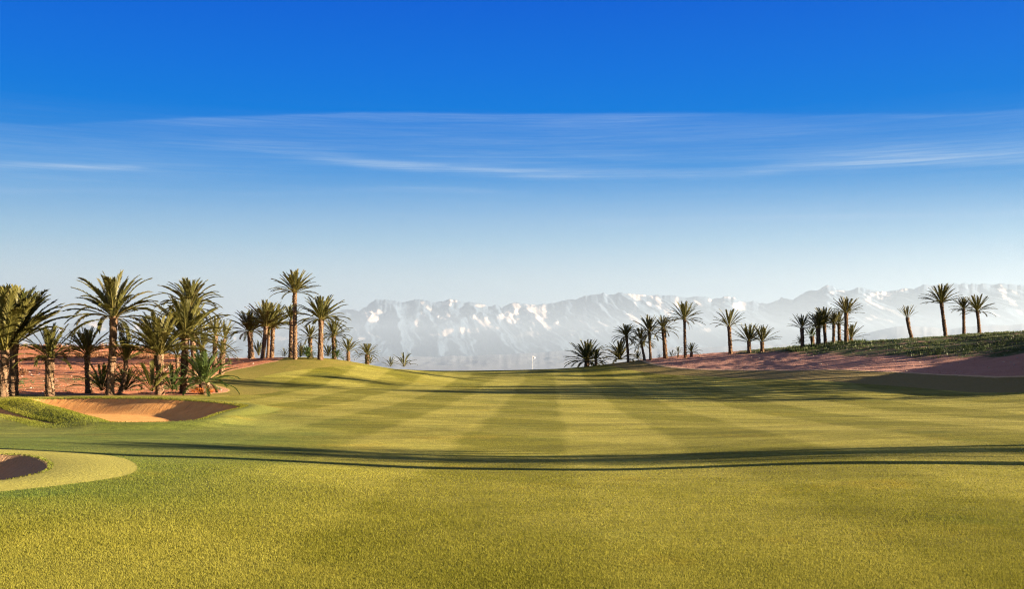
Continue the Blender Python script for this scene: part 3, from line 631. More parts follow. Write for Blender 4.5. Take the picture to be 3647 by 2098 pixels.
GRPL = 'date palms along the golf course'
def palm(name, label, cat, base, top, w, L, N=46, emin=-10, emax=84, droop=.75, nl=30, wid=.17, d=None, seed=0, ratio=1., bend=0, skirt=0, sparse=1., leaf=None, group=None, fruit=0, dead=.0, notrunk=False, world=None, xl=None):
    """base/top in photo regions: (region, x, y) -> placed at distance d on the terrain"""
    rng = np.random.default_rng(seed)
    if world is not None:
        X0, Y0, H, rad, Lm = world; zb = float(terrain(np.array([X0]), np.array([Y0]))[0]); B0 = np.array([X0, Y0, zb-.12]); T0 = np.array([X0+(xl or 0), Y0, zb+H])
    else:
        sx, sy = RR(*base); tx, ty = RR(base[0], top[0], top[1])
        X0 = (sx-CX)/F*d; Y0 = d; zb = float(terrain(np.array([X0]), np.array([Y0]))[0])
        B0 = np.array([X0, Y0, zb-.12]); T0 = np.array([(tx-CX)/F*d, d, CAMZ+(HY-ty)/F*d])
        rad = w/2.4267*d/F/2*.92; Lm = L/2.4267*d/F
        T0[2] = max(T0[2], zb+.15)
    root = empty(name, (X0, Y0, zb)); tag(root, label, cat, group)
    off = np.array([X0, Y0, zb])
    if not notrunk:
        B = Buf(); trunk(B, rng, B0-off, T0-off, rad, rad*.82, 1.22, bend); B.build('trunk', BARK, root)
    B = Buf(); o = T0-off + np.array([0, 0, .02])
    N = int(N*1.2)
    for k in range(N):
        u = (k+.5)/N                                    # 0 = young centre, 1 = oldest
        az = k*2.39996 + rng.normal(0, .12)
        el = emax + (emin-emax)*u**1.15 + rng.normal(0, 6)
        l = Lm*(.78+.22*math.sin(min(1, u*2.2)*1.57))*(.9+.18*rng.random())
        dr = droop*(.35+1.0*u)*(.65+.8*rng.random())
        rr = (rad if not notrunk else .12)*.45*min(1, u*1.6+.15)
        oo = o + np.array([math.cos(az)*rr, math.sin(az)*rr, -.35*u*max(.3, Lm*.12) + .08])
        frond(B, rng, oo, az, R(el), l, dr, nl, wid, dead=(rng.random()*.25 if rng.random() < .12 else 0)+dead, sparse=sparse, side=rng.normal(0, .12))
    for k in range(skirt):
        az = rng.random()*6.283; frond(B, rng, o+np.array([math.cos(az), math.sin(az), -.5])*rad*.8, az, R(-15-rng.random()*35), Lm*.62, .9, int(nl*.6), wid*.8, dead=.8, sparse=.7)
    B.build('crown', leaf or LEAF, root)
    if fruit:
        B = Buf()
        for k in range(fruit):
            az = rng.random()*6.283; el = R(rng.uniform(5, 60)); l = rng.uniform(.4, .75); p = o*0 + np.array([math.cos(az)*.3, math.sin(az)*.3-.25, .15])
            dirv = np.array([math.cos(az)*math.cos(el), math.sin(az)*math.cos(el)-.3, math.sin(el)])
            for q in range(9):
                dv = nrm(dirv + rng.normal(0, .35, 3)); e = p + dirv*l*.4; e2 = e + dv*l*.6; s_ = nrm(np.cross(dv, [0, 0, 1.]))*.016; u_ = np.cross(dv, s_)
                V = np.array([p-s_, p+s_, p+u_, e-s_, e+s_, e+u_, e2]); B.add(V, [[0, 1, 4, 3], [1, 2, 5, 4], [2, 0, 3, 5]]); B.F.append(np.array([[3, 4, 6], [4, 5, 6], [5, 3, 6]]) + B.n - 7)
        B.build('fruit_stalks', FRUIT, root)
    return root

G1 = 'date palms behind the large bunker'; G2 = 'date palms on the left knoll'; G3 = 'date palms on the right ridge'; G4 = 'small palm bushes'
PT = 'palm tree'; PB = 'palm bush'
def P_(*a, **k): palm('palm_tree' if a[1] == PT else 'palm_bush', a[0], a[1], *a[2:], **k)
# --- left row, behind the big bunker
P_('leftmost palm, its thick crown cut by the left edge of the picture', PT, (1,25,1215), (45,850), 84, 560, N=56, emin=46, droop=.42, nl=40, d=76, seed=1, wid=.16, group=G1)
P_('thick-trunked palm standing close behind the leftmost palm, fronds sweeping right', PT, (1,115,1220), (120,790), 82, 520, N=52, emin=38, droop=.5, nl=40, d=77.5, seed=2, wid=.16, group=G1)
P_('short palm with a dead yellow frond hanging on its right side', PT, (1,430,1220), (428,915), 82, 300, N=34, emin=5, droop=.65, nl=30, d=76, seed=3, wid=.18, skirt=2, group=G1)
P_('short dark palm just left of the big spreading palm, on the red earth', PT, (1,768,1185), (752,885), 56, 260, N=34, emin=12, droop=.5, nl=28, d=80, seed=4, group=G1)
P_('big spreading palm with the widest open crown, tallest behind the bunker', PT, (1,945,1225), (982,560), 74, 430, N=46, emin=-8, droop=.75, nl=44, d=76, seed=5, wid=.15, bend=.01, group=G1)
P_('small slender leaning palm just right of the big spreading palm', PT, (1,1020,1228), (1085,935), 42, 225, N=20, emin=38, droop=.4, nl=26, d=77, seed=6, bend=.08, group=G1)
P_('bushy-crowned palm with pale notched trunk, in front of the snowy peak gap', PT, (1,1378,1222), (1380,885), 74, 385, N=54, emin=10, droop=.55, nl=38, d=76, seed=7, wid=.16, group=G1)
P_('full-crowned palm with orange leaf bases, right-hand palm of the bunker row', PT, (1,1590,1190), (1602,745), 74, 390, N=58, emin=-2, droop=.6, nl=38, d=78, seed=8, wid=.16, group=G1)
P_('tall palm with drooping dark crown rising behind the full-crowned palm', PT, (1,1688,1040), (1645,470), 48, 290, N=52, emin=-28, droop=.8, nl=38, d=94, seed=9, wid=.17, group=G1)
P_('stemless dark palm bush at the left foot of the big spreading palm', PB, (1,880,1222), (880,1195), 40, 260, N=22, emin=25, droop=.6, nl=26, d=77, seed=10, notrunk=True, group=G4)
P_('dark palm bush right of the small leaning palm', PB, (1,1085,1222), (1090,1190), 40, 220, N=24, emin=15, droop=.7, nl=24, d=78, seed=11, notrunk=True, group=G4)
P_('upright grey-green palm bush left of the pale notched trunk', PB, (1,1318,1228), (1315,1200), 40, 280, N=18, emin=42, droop=.35, nl=28, d=75.5, seed=12, notrunk=True, group=G4)
P_('bright green palm bush between the two full-crowned palms', PB, (1,1490,1215), (1490,1185), 34, 240, N=20, emin=22, droop=.6, nl=26, d=76.5, seed=13, notrunk=True, leaf=LEAF_FRESH, group=G4)
P_('wide palm bush with orange fruit stalks at its base', PB, (1,1765,1195), (1765,1130), 90, 310, N=38, emin=-2, droop=.75, nl=32, d=77, seed=14, fruit=26, leaf=LEAF_FRESH, group=G4)
P_('small pale palm half hidden right of the tall drooping palm', PT, (1,1735,1000), (1745,830), 40, 180, N=26, emin=5, droop=.6, nl=26, d=97, seed=15, group=G1)
P_('dark slim palm with upright tuft, left of the sparse forked palm', PT, (1,1850,955), (1862,725), 46, 175, N=20, emin=30, droop=.4, nl=22, d=100, seed=16, group=G1)
P_('slim palm with a sparse crown of few upright fronds', PT, (1,1925,945), (1938,755), 34, 175, N=10, emin=42, droop=.35, nl=24, d=101, seed=17, wid=.15, group=G1)
P_('dark round palm bush at the foot of the sparse slim palm', PB, (1,1912,955), (1920,880), 44, 150, N=34, emin=-18, droop=.6, nl=22, d=99, seed=18, group=G4)
P_('low grey palm bush behind the two full-crowned palms', PB, (1,1535,960), (1530,905), 30, 140, N=22, emin=5, droop=.6, nl=20, d=98, seed=19, group=G4)
P_('small dark palm bush under the tall drooping palm', PB, (1,1690,1050), (1690,1020), 36, 110, N=20, emin=5, droop=.6, nl=18, d=90, seed=20, notrunk=True, group=G4)
# --- left knoll
P_('thick palm alone at the left end of the knoll, crown leaning left', PT, (2,958,915), (945,690), 52, 205, N=46, emin=0, droop=.6, nl=30, d=118, seed=21, group=G2)
P_('left palm of the tight cluster on the knoll, with the bushiest crown', PT, (2,1055,925), (1086,640), 42, 235, N=48, emin=12, droop=.42, nl=30, d=116, seed=22, group=G2)
P_('thin middle trunk of the tight cluster on the knoll', PT, (2,1100,910), (1110,700), 28, 170, N=22, emin=25, droop=.45, nl=24, d=119, seed=23, group=G2)
P_('right palm of the tight cluster on the knoll', PT, (2,1135,908), (1146,650), 38, 235, N=38, emin=2, droop=.5, nl=28, d=118, seed=24, group=G2)
P_('low narrow palm bush left of the tight cluster on the knoll', PB, (2,1022,905), (1022,890), 24, 130, N=14, emin=40, droop=.4, nl=20, d=120, seed=25, notrunk=True, group=G4)
P_('palm whose trunk stands against the left side of the tallest palm', PT, (2,1298,908), (1304,590), 36, 140, N=22, emin=28, droop=.35, nl=24, d=114, seed=26, group=G2)
P_('tallest palm on the knoll, slender trunk and layered dark crown high above all others', PT, (2,1337,908), (1335,345), 38, 205, N=54, emin=-2, droop=.45, nl=34, d=111, seed=27, wid=.16, group=G2)
P_('small palm between the tallest palm and the stout fan-crowned one', PT, (2,1470,905), (1467,740), 37, 130, N=34, emin=-8, droop=.65, nl=26, d=116, seed=28, group=G2)
P_('stout palm with a large even fan crown, right of the tallest palm', PT, (2,1555,912), (1562,585), 50, 240, N=50, emin=-6, droop=.6, nl=36, d=111, seed=29, wid=.16, group=G2)
P_('palm with yellowing fronds on the right end of the knoll row', PT, (2,1676,905), (1670,730), 38, 165, N=38, emin=-12, droop=.65, nl=28, d=114, seed=30, skirt=2, group=G2)
P_('very small palm bush at the left foot of the tallest palm', PB, (2,1247,908), (1247,900), 20, 75, N=14, emin=15, droop=.6, nl=16, d=113, seed=31, notrunk=True, group=G4)
P_('spreading palm bush at the right foot of the tallest palm', PB, (2,1388,908), (1388,895), 26, 120, N=22, emin=12, droop=.6, nl=20, d=114, seed=32, notrunk=True, group=G4)
P_('round leafy bush below the small palm on the knoll', PB, (2,1440,908), (1440,895), 26, 90, N=40, emin=-5, droop=.6, nl=18, d=112.5, seed=33, notrunk=True, wid=.24, leaf=LEAF_FRESH, group=G4)
P_('palm bush between the stout fan-crowned palm and the yellowing one', PB, (2,1622,910), (1622,895), 26, 112, N=24, emin=5, droop=.6, nl=20, d=114, seed=34, notrunk=True, group=G4)
P_('low round shrub at the right foot of the yellowing palm', PB, (2,1700,912), (1700,902), 26, 62, N=36, emin=-10, droop=.6, nl=14, d=113, seed=35, notrunk=True, wid=.28, leaf=LEAF_FRESH, group=G4)
P_('small upright-fronded palm with hanging pale lower fronds, just right of the knoll row', PT, (2,1797,935), (1797,862), 34, 145, N=22, emin=12, droop=.8, nl=22, d=114, seed=36, skirt=5, group=G2)
P_('dark palm bush with double tuft on the slope right of the knoll', PB, (2,1960,975), (1960,885), 40, 110, N=40, emin=-5, droop=.6, nl=20, d=120, seed=37, group=G4)
P_('low palm tuft in front of the dark double-tuft bush', PB, (2,1985,975), (1985,958), 30, 75, N=22, emin=8, droop=.7, nl=18, d=119, seed=38, notrunk=True, group=G4)
P_('thin low palm tuft near the centre, left of the larger sparse one', PB, (3,705,752), (705,745), 18, 95, N=13, emin=18, droop=.55, nl=20, d=129, seed=39, notrunk=True, wid=.15, group=G4)
P_('sparse palm tuft of arching fronds, last plant before the bare crest', PB, (3,822,757), (820,745), 18, 140, N=12, emin=18, droop=.75, nl=26, d=131, seed=40, notrunk=True, wid=.14, group=G4)
# --- right ridge
P_('large round palm bush, leftmost on the right ridge', PB, (4,462,862), (462,815), 44, 195, N=56, emin=-14, droop=.5, nl=30, d=139, seed=41, group=G4)
P_('little palm against the right side of the large round bush', PT, (4,538,852), (540,812), 24, 110, N=36, emin=-12, droop=.6, nl=24, d=138, seed=42, group=G3)
P_('wide spreading palm bush behind the slim palm on the right ridge', PB, (4,745,828), (745,805), 40, 175, N=36, emin=2, droop=.65, nl=28, d=137, seed=43, notrunk=True, group=G4)
P_('slim dark palm with round drooping crown, left of the three slim ones', PT, (4,818,812), (803,608), 24, 128, N=46, emin=-30, droop=.7, nl=28, d=136, seed=44, bend=.015, group=G3)
P_('palm with a trunk leaning left and a ragged low crown', PT, (4,962,803), (930,650), 24, 140, N=36, emin=-22, droop=.65, nl=26, d=135.5, seed=45, sparse=.85, group=G3)
P_('slim straight palm with tall open crown beside the leaning palm', PT, (4,1013,800), (1000,573), 23, 175, N=36, emin=-22, droop=.65, nl=30, d=135, seed=46, wid=.14, group=G3)
P_('thick pale-trunked palm with fronds drooping to the left', PT, (4,1142,795), (1124,545), 42, 135, N=34, emin=-20, droop=.65, nl=26, d=135, seed=47, group=G3)
P_('tallest palm of the left group on the right ridge, clear straight trunk', PT, (4,1312,785), (1305,458), 27, 168, N=40, emin=-8, droop=.4, nl=32, d=133, seed=48, wid=.15, skirt=2, group=G3)
P_('low dark palm bush between the slim palms at the edge of the red soil', PB, (4,900,810), (900,800), 26, 72, N=30, emin=-2, droop=.6, nl=16, d=136, seed=49, notrunk=True, group=G4)
P_('tiny tuft left of the thick pale-trunked palm', PB, (4,1088,799), (1088,797), 12, 34, N=14, emin=5, droop=.6, nl=12, d=135, seed=50, notrunk=True, group=G4)
P_('tiny palm right of the thick pale-trunked palm', PB, (4,1193,795), (1193,785), 12, 66, N=14, emin=5, droop=.6, nl=18, d=134, seed=51, notrunk=True, group=G4)
P_('tiny palm with a little stem, left of the tallest straight palm', PB, (4,1250,792), (1250,752), 13, 62, N=18, emin=-8, droop=.6, nl=16, d=134, seed=52, group=G4)
P_('small bushy palm at the right foot of the tallest straight palm', PB, (4,1363,782), (1366,745), 24, 88, N=28, emin=-8, droop=.55, nl=20, d=133, seed=53, group=G4)
P_('lone palm with an open Y-shaped crown in the middle of the ridge', PT, (4,1705,748), (1690,522), 36, 165, N=24, emin=12, droop=.5, nl=30, d=132, seed=54, wid=.15, group=G3)
P_('short palm, left one of the pair at the start of the green cover', PT, (4,1865,737), (1862,652), 36, 170, N=34, emin=12, droop=.35, nl=28, d=130, seed=55, wid=.14, group=G3)
P_('short palm, right one of the pair at the start of the green cover', PT, (4,1978,727), (1976,652), 36, 155, N=30, emin=12, droop=.35, nl=28, d=130, seed=56, wid=.14, group=G3)
P_('short palm at the left end of the crowded clump on the right ridge', PT, (5,265,690), (257,535), 33, 130, N=34, emin=8, droop=.3, nl=24, d=126, seed=57, wid=.14, group=G3)
P_('low palm bush at the foot of the clump’s left end', PB, (5,245,690), (245,670), 20, 78, N=22, emin=-5, droop=.6, nl=18, d=126.5, seed=58, notrunk=True, group=G4)
P_('small yellow-lit palm between the first two trunks of the clump', PT, (5,352,682), (345,605), 36, 90, N=28, emin=-8, droop=.5, nl=20, d=128, seed=59, leaf=LEAF_FRESH, skirt=3, group=G3)
P_('dark dense-crowned palm, second trunk in the clump', PT, (5,400,675), (398,535), 40, 155, N=48, emin=2, droop=.4, nl=26, d=125.5, seed=60, wid=.15, group=G3)
P_('palm with the crown rising over the dark dense one, third trunk in the clump', PT, (5,462,668), (450,495), 31, 160, N=40, emin=5, droop=.4, nl=26, d=126, seed=61, wid=.15, group=G3)
P_('thin short palm in the middle of the clump', PT, (5,530,672), (533,505), 28, 115, N=30, emin=8, droop=.35, nl=22, d=125, seed=62, wid=.14, group=G3)
P_('palm squeezed against the left of the clump’s tallest palm', PT, (5,582,668), (577,498), 31, 125, N=32, emin=5, droop=.35, nl=22, d=126, seed=63, wid=.14, group=G3)
P_('tallest palm of the clump, wide star-shaped crown', PT, (5,642,664), (640,402), 37, 150, N=42, emin=-8, droop=.28, nl=30, d=124, seed=64, wid=.15, group=G3)
P_('low fan of upright fronds at the right end of the clump', PT, (5,683,658), (683,622), 24, 145, N=26, emin=16, droop=.4, nl=26, d=125, seed=65, wid=.12, group=G3)
P_('leaning palm with the smallest tufted crown, alone right of the clump', PT, (5,1210,622), (1168,442), 33, 112, N=18, emin=34, droop=.15, nl=24, d=122, seed=66, wid=.13, bend=-.02, group=G3)
P_('tall palm leaning left with the largest star crown at the right', PT, (5,1502,602), (1463,318), 34, 178, N=42, emin=4, droop=.45, nl=34, d=118, seed=67, wid=.14, group=G3)
P_('palm with small ragged crown and stub on its trunk, left of the rightmost palm', PT, (5,1658,592), (1655,370), 27, 115, N=30, emin=-2, droop=.5, nl=24, d=117, seed=68, group=G3)
P_('rightmost palm on the ridge, slim curved trunk and round star crown', PT, (5,1792,592), (1772,385), 30, 155, N=44, emin=-4, droop=.4, nl=30, d=116, seed=69, wid=.14, bend=.015, group=G3)

# --- palms standing on the bank to the right of the picture: their long shadows cross the fairway
G5 = 'palms outside the right edge of the picture'
off = [(24,19.6,12.5,.20,2.2,70),(31,18.4,11,.30,2.4,71),(44,18.3,7.6,.18,2.2,72),(36,21.4,7.2,.22,2.2,73),(60,15.4,9.2,.26,2.3,74),
       (48,78,9,.28,2.6,78),(56,74,9,.28,2.6,79),(62,83,8,.25,2.4,80),(66,96,8,.28,2.6,81),(50,76,2.6,.3,3.0,90),(53,77.5,3.6,.3,3.0,91),(47,77,4.6,.3,2.8,92),(52,81,3.2,.3,2.8,93),(58,79,2.2,.3,2.8,94),(60,84,3.0,.3,3.0,95),(64,88,2.4,.3,3.0,96),(55,72,1.6,.3,2.8,97),(74,106,8,.28,2.6,82)]
off += [(.4676*y_+4.6+(i_ % 3)*1.6, y_, 1.0+(i_*37 % 20)/11, .26, 3.0, 200+i_) for i_, y_ in enumerate(np.arange(66, 108, 2.9))]
for (x, y, h, r, l, sdn) in off:
    palm('palm_tree', 'palm beyond the right edge of the picture that throws a long shadow over the fairway', PT, None, None, 0, 0, N=46, emin=-14, droop=.5, nl=26, wid=.17, seed=sdn, world=(x, y, h, r, l), group=G5)

# ------------------------------------------------------------------ flag
def flag():
    x, y = P3(1897, 150, 1320)[0], 150.
    z = float(terrain(np.array([x]), np.array([y]))[0]); root = empty('golf_flag', (x, y, z))
    tag(root, 'small white golf flag on a thin pole on the far crest', 'golf flag')
    H = CAMZ + (HY-1268)/F*y - z
    def tube(rad, z0, z1, n=8):
        th = np.linspace(0, 2*math.pi, n, endpoint=False); V = [(rad*math.cos(a), rad*math.sin(a), q) for q in (z0, z1) for a in th]
        return V, [[i, (i+1) % n, n+(i+1) % n, n+i] for i in range(n)]
    V, f = tube(.014, -.1, H, 8); new_mesh('pole', V, f, POLEM, parent=root, smooth=True)
    nu, nv = 12, 7; V = []
    for i in range(nu):
        for j in range(nv):
            u = i/(nu-1); v = j/(nv-1)
            V.append((.03+u*.36*(1-.15*v), .05*math.sin(u*7+v*2)*u, H-.02-v*(.30-.10*u)-u*.13-u*u*.06))
    Q_ = [[i*nv+j, i*nv+j+1, (i+1)*nv+j+1, (i+1)*nv+j] for i in range(nu-1) for j in range(nv-1)]
    o = new_mesh('cloth', V, Q_, FLAGM, parent=root, smooth=True)
    s = o.modifiers.new('thickness', 'SOLIDIFY'); s.thickness = .004
flag()

# ------------------------------------------------------------------ ground cover
def tufts(name, label, cat, pts, hs, m, seed, nb=10, wfac=.10, spread=.5, fan=.9):
    """many little tufts of pointed leaves as one object"""
    rng = np.random.default_rng(seed); n = len(pts); pts = np.asarray(pts)
    z = terrain(pts[:,0], pts[:,1]); hs = np.broadcast_to(hs, (n,))
    K = nb; a = rng.random((n, K))*6.283; tilt = rng.random((n, K))*fan; h = hs[:,None]*(.55+.6*rng.random((n, K)))
    bx = pts[:,0,None]+np.cos(a)*hs[:,None]*spread*rng.random((n, K)); by = pts[:,1,None]+np.sin(a)*hs[:,None]*spread*rng.random((n, K))
    base = np.stack([bx, by, np.broadcast_to(z[:,None]-.02, bx.shape)], -1)
    dr = np.stack([np.cos(a)*np.sin(tilt), np.sin(a)*np.sin(tilt), np.cos(tilt)], -1)
    sdv = np.stack([-np.sin(a), np.cos(a), np.zeros_like(a)], -1); w = (hs[:,None]*wfac*(.7+.6*rng.random((n, K))))[...,None]
    mid = base + dr*(h*.5)[...,None]; tip = base + dr*h[...,None] - np.array([0, 0, 1])*(h*tilt*.25)[...,None]
    V = np.stack([base-sdv*w*.5, base+sdv*w*.5, mid+sdv*w, tip, mid-sdv*w], 2).reshape(-1, 3)
    M = n*K; Fa = np.arange(M)[:,None]*5+np.arange(5)[None]
    r = np.repeat(rng.random(M), 5); t = np.tile([0, 0, .5, 1, .5], M)
    return tag(new_mesh(name, V, Fa, m, {'rnd': r, 'tipf': t, 'dead': np.zeros(len(V))}), label, cat, kind='stuff')
rng = np.random.default_rng(5)
def scatter(n, x0, x1, y0, y1, dens=None, zone=None):
    x = rng.uniform(x0, x1, n); y = rng.uniform(y0, y1, n); k = np.ones(n, bool)
    if dens is not None: k &= rng.random(n) < dens(x, y)
    if zone is not None: k &= zone(x, y)
    return np.stack([x[k], y[k]], 1)
isdirt = lambda x, y: sdf(golf, x, y) < -.6
# dry russet scrub: a hedge-like line on the left skyline and patches below it
p = scatter(2600, -90, -46, 136, 158, lambda x, y: (fbm(x*.3, y*.3, 3, 3) > .40)*1.*(np.exp(-((y-146)/7)**2)), isdirt)
tufts('dry_scrub', 'band of low russet dry scrub along the skyline of the red earth behind the left palms', 'dry scrub', p, .62*(.5+rng.random(len(p))), SCRUB, 1, 26, .05, .8, 1.1)
p = scatter(7000, -75, -24, 96, 130, lambda x, y: sst(fbm(x*.10, y*.16, 3, 8), .47, .62)*.75*((x/y < -.30)), isdirt)
tufts('dry_scrub', 'scattered rusty tufts of dead scrub on the red earth between the left trunks', 'dry scrub', p, .34*(.5+rng.random(len(p))), SCRUB, 2, 18, .05, .7, 1.1)
p = scatter(5200, -60, -19, 82, 100, lambda x, y: sst(fbm(x*.12, y*.25, 3, 18), .45, .6)*.7, isdirt)
tufts('weeds', 'low green weeds on the red earth just behind the left palm row', 'weeds', p, .14*(.5+rng.random(len(p))), WEED, 3, 12, .10, .9, 1.1)
p = scatter(2600, -60, -12, 70, 84, None, isdirt)
tufts('dry_grass', 'sparse dry grass tufts at the feet of the left palms', 'dry grass', p, .12*(.4+rng.random(len(p))), SCRUB, 4, 8, .05, .6, 1.0)
# green cover on the right crest
wd = lambda x, y: sst(sdf(weedp, x, y) + (fbm(x*.12, y*.4, 4, 27)-.5)*14, -.5, 2.5)*(.15+.75*sst(fbm(x*.25, y*.5, 4, 28), .42, .58))
p = scatter(60000, 18, 66, 96, 142, wd, isdirt)
tufts('weeds', 'ragged dark green weed cover over the right-hand ridge', 'weeds', p, .12*(.4+rng.random(len(p))**2*1.6), WEED, 6, 9, .09, .9, .9)
p = scatter(5000, 10, 50, 76, 136, lambda x, y: .10+.9*sst(fbm(x*.2, y*.5, 3, 47), .55, .7), lambda x, y: (sdf(golf, x, y) < -.3))
tufts('dry_grass', 'thin straw-coloured tufts on the right-hand bank below the ridge palms', 'dry grass', p, .10*(.4+rng.random(len(p))), SCRUB, 7, 7, .05, .6, .9)
# lit grass at the palm clump and on the crest line
p = scatter(420, *sorted([(RR(5,150,0)[0]-CX)/F*125, (RR(5,760,0)[0]-CX)/F*125]), 122, 128)
tufts('tall_grass', 'yellow-green grass growing round the feet of the palm clump on the right ridge', 'grass', p, .38*(.4+rng.random(len(p))), WEED, 8, 12, .05, .9, .8)

# stones
def stones():
    r_ = np.random.default_rng(9); V = []; Fa = []; n0 = 0
    P1 = scatter(1500, -70, -12, 78, 150, None, isdirt); P2 = scatter(700, 12, 60, 80, 135, None, isdirt); P = np.vstack([P1, P2])
    z = terrain(P[:,0], P[:,1])
    t = (1+5**.5)/2; ico = nrm(np.array([(-1,t,0),(1,t,0),(-1,-t,0),(1,-t,0),(0,-1,t),(0,1,t),(0,-1,-t),(0,1,-t),(t,0,-1),(t,0,1),(-t,0,-1),(-t,0,1)], float))
    fi = np.array([(0,11,5),(0,5,1),(0,1,7),(0,7,10),(0,10,11),(1,5,9),(5,11,4),(11,10,2),(10,7,6),(7,1,8),(3,9,4),(3,4,2),(3,2,6),(3,6,8),(3,8,9),(4,9,5),(2,4,11),(6,2,10),(8,6,7),(9,8,1)])
    n = len(P); s = (.025+.07*r_.random(n)**3)[:,None,None]; sq = np.stack([1+.5*r_.random(n), .8+.4*r_.random(n), .5+.4*r_.random(n)], 1)[:,None]
    V = ico[None]*(.8+.4*r_.random((n, 12, 1)))*s*sq + np.stack([P[:,0], P[:,1], z+.01], 1)[:,None]
    Fa = (fi[None] + (np.arange(n)*12)[:,None,None]).reshape(-1, 3)
    tag(new_mesh('stones', V.reshape(-1, 3), Fa, STONE), 'pale stones strewn over the bare red earth', 'stones', kind='stuff')
stones()

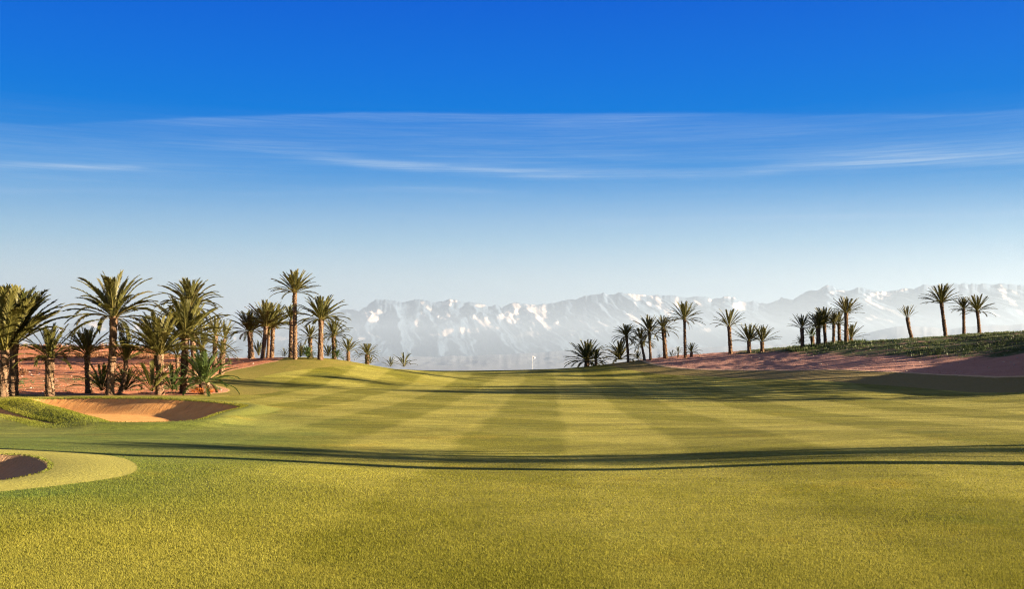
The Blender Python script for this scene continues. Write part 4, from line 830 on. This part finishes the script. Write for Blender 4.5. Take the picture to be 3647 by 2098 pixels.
# turf blades, dense near the camera and thinning out
def turf():
    r_ = np.random.default_rng(77)
    def blades(n, dlo, dhi, hgt, wid, power, xl=.52, zone=None, name='grass', label=None, lean=.5):
        u = r_.random(n); p1 = 1-power
        d = (dlo**p1 + u*(dhi**p1-dlo**p1))**(1/p1)
        x = r_.uniform(-xl, xl, n)*d; y = d
        if zone is not None: k = zone(x, y); x = x[k]; y = y[k]; d = d[k]
        n = len(x); z = terrain_fast(x, y)
        cl = .85+.3*fbm(x*6, y*6, 2, 90)+ .3*fbm(x*.9, y*.9, 2, 93)
        h = hgt*cl*(.6+.7*r_.random(n))*(1-.85*sst(d, 15, 42)); a = r_.random(n)*6.283; ln = lean*(.2+r_.random(n)); w = wid*(.6+.8*r_.random(n))*(1+np.maximum(d-9, 0)*.10)
        b = np.stack([x, y, z-.004], 1); s_ = np.stack([np.cos(a), np.sin(a), np.zeros(n)], 1)*w[:,None]; q = a+1.57+r_.normal(0, .5, n)
        tip = b + np.stack([np.cos(q)*ln*h, np.sin(q)*ln*h, h], 1)
        V = np.stack([b-s_, b+s_, tip], 1).reshape(-1, 3)
        tag(new_mesh(name, V, np.arange(3*n).reshape(-1, 3), BLADE, {'rnd': np.repeat(r_.random(n), 3), 'tipf': np.tile([0, 0, 1], n)}), label, 'grass', kind='stuff')
    def ok(x, y): return (sdf(apron, x, y) < 0) & (sdf(golf, x, y) > 0)
    blades(950000, 8, 60, .017, .0027, 2.45, zone=ok, name='turf_grass', label='mown yellow-green turf filling the foreground of the fairway')
    def rg(x, y): s = sdf(apron, x, y); return (s < 0) & (x+.12*y < 1.5-2*r_.random(len(x))) & (sdf(b1, x, y) < 0) & (r_.random(len(x)) > sst(y, 17, 36))
    blades(190000, 11, 36, .022, .0032, 2.4, xl=.5, zone=rg, name='rough_grass', label='longer dark green grass in front of and around the pale apron at lower left')
    # overhanging fringe round the bunkers and on the grassy nose
    def lipz(x, y):
        s = np.maximum(np.maximum(sdf(b1, x, y), sdf(b1b, x, y)), sdf(b2, x, y)); return (s > np.where(y > 33, -.35, -.07)) & (s < .04)
    xx = r_.uniform(-42, -7, 900000); yy = r_.uniform(15, 75, 900000); k = lipz(xx, yy); xx = xx[k]; yy = yy[k]
    nd, _ = seg_dist(nose, xx, yy)
    n = len(xx); z = terrain(xx, yy); a = r_.random(n)*6.283; h = np.where(yy > 33, .055, .03)*(.5+r_.random(n)); w = .012
    b = np.stack([xx, yy, z-.01], 1); s_ = np.stack([np.cos(a), np.sin(a), 0*a], 1)*w; tip = b + np.stack([np.cos(a+1.5)*h*.6, np.sin(a+1.5)*h*.6, h], 1)
    tag(new_mesh('fringe_grass', np.stack([b-s_, b+s_, tip], 1).reshape(-1, 3), np.arange(3*n).reshape(-1, 3), BLADE, {'rnd': np.repeat(r_.random(n), 3), 'tipf': np.tile([0, 0, 1], n)}), 'ragged fringe of grass along the bunker lips', 'grass', kind='stuff')
    xx = r_.uniform(-40, -10, 260000); yy = r_.uniform(36, 70, 260000); nd, _ = seg_dist(nose, xx, yy)
    k = (nd < 2.6) & (np.maximum(sdf(b1, xx, yy), sdf(b1b, xx, yy)) < 0); xx = xx[k]; yy = yy[k]; n = len(xx); z = terrain(xx, yy); a = r_.random(n)*6.283; h = .055*(.4+r_.random(n)); w = .012
    b = np.stack([xx, yy, z-.01], 1); s_ = np.stack([np.cos(a), np.sin(a), 0*a], 1)*w; tip = b + np.stack([np.cos(a+1.5)*h*.7, np.sin(a+1.5)*h*.7, h], 1)
    tag(new_mesh('rough_grass', np.stack([b-s_, b+s_, tip], 1).reshape(-1, 3), np.arange(3*n).reshape(-1, 3), BLADE, {'rnd': np.repeat(r_.random(n)*.25, 3), 'tipf': np.tile([0, 0, 1], n)}), 'long grass covering the nose between the two lobes of the big bunker', 'grass', kind='stuff')  # low rnd darkens these blades: the slope's shade is in their colour
def terrain_fast(x, y):
    """height of the ground mesh itself, bilinear"""
    i = np.clip(np.searchsorted(gx, x)-1, 0, nx-2); j = np.clip(np.searchsorted(gy, y)-1, 0, ny-2)
    u = (x-gx[i])/(gx[i+1]-gx[i]); v = (y-gy[j])/(gy[j+1]-gy[j])
    return (GZ[j,i]*(1-u)+GZ[j,i+1]*u)*(1-v) + (GZ[j+1,i]*(1-u)+GZ[j+1,i+1]*u)*v
turf()

# ------------------------------------------------------------------ air
def air(name, lo, hi, dens, col, g, label):
    V = [(x, y, z) for z in (lo[2], hi[2]) for y in (lo[1], hi[1]) for x in (lo[0], hi[0])]
    Fa = [[0, 2, 3, 1], [4, 5, 7, 6], [0, 1, 5, 4], [2, 6, 7, 3], [0, 4, 6, 2], [1, 3, 7, 5]]
    m, N = mat(name + '_air'); p = N.n('ShaderNodeVolumePrincipled'); p.inputs['Color'].default_value = tuple(col)+(1,); p.inputs['Density'].default_value = dens; p.inputs['Anisotropy'].default_value = g
    o = N.n('ShaderNodeOutputMaterial'); N.nt.links.new(p.outputs[0], o.inputs['Volume'])
    tag(new_mesh(name, V, Fa, m), label, 'haze', kind='stuff')
air('haze', (-90000, -90000, -160), (90000, 90000, 4300), .2e-5, (.20, .55, 1.0), .55, 'thin blue haze filling the air over the whole plain')
air('mist', (-60000, 8000, -140), (60000, 41900, 1500), 6.4e-5, (.66, .82, 1.0), .3, 'pale low mist lying over the plain in front of the mountains')
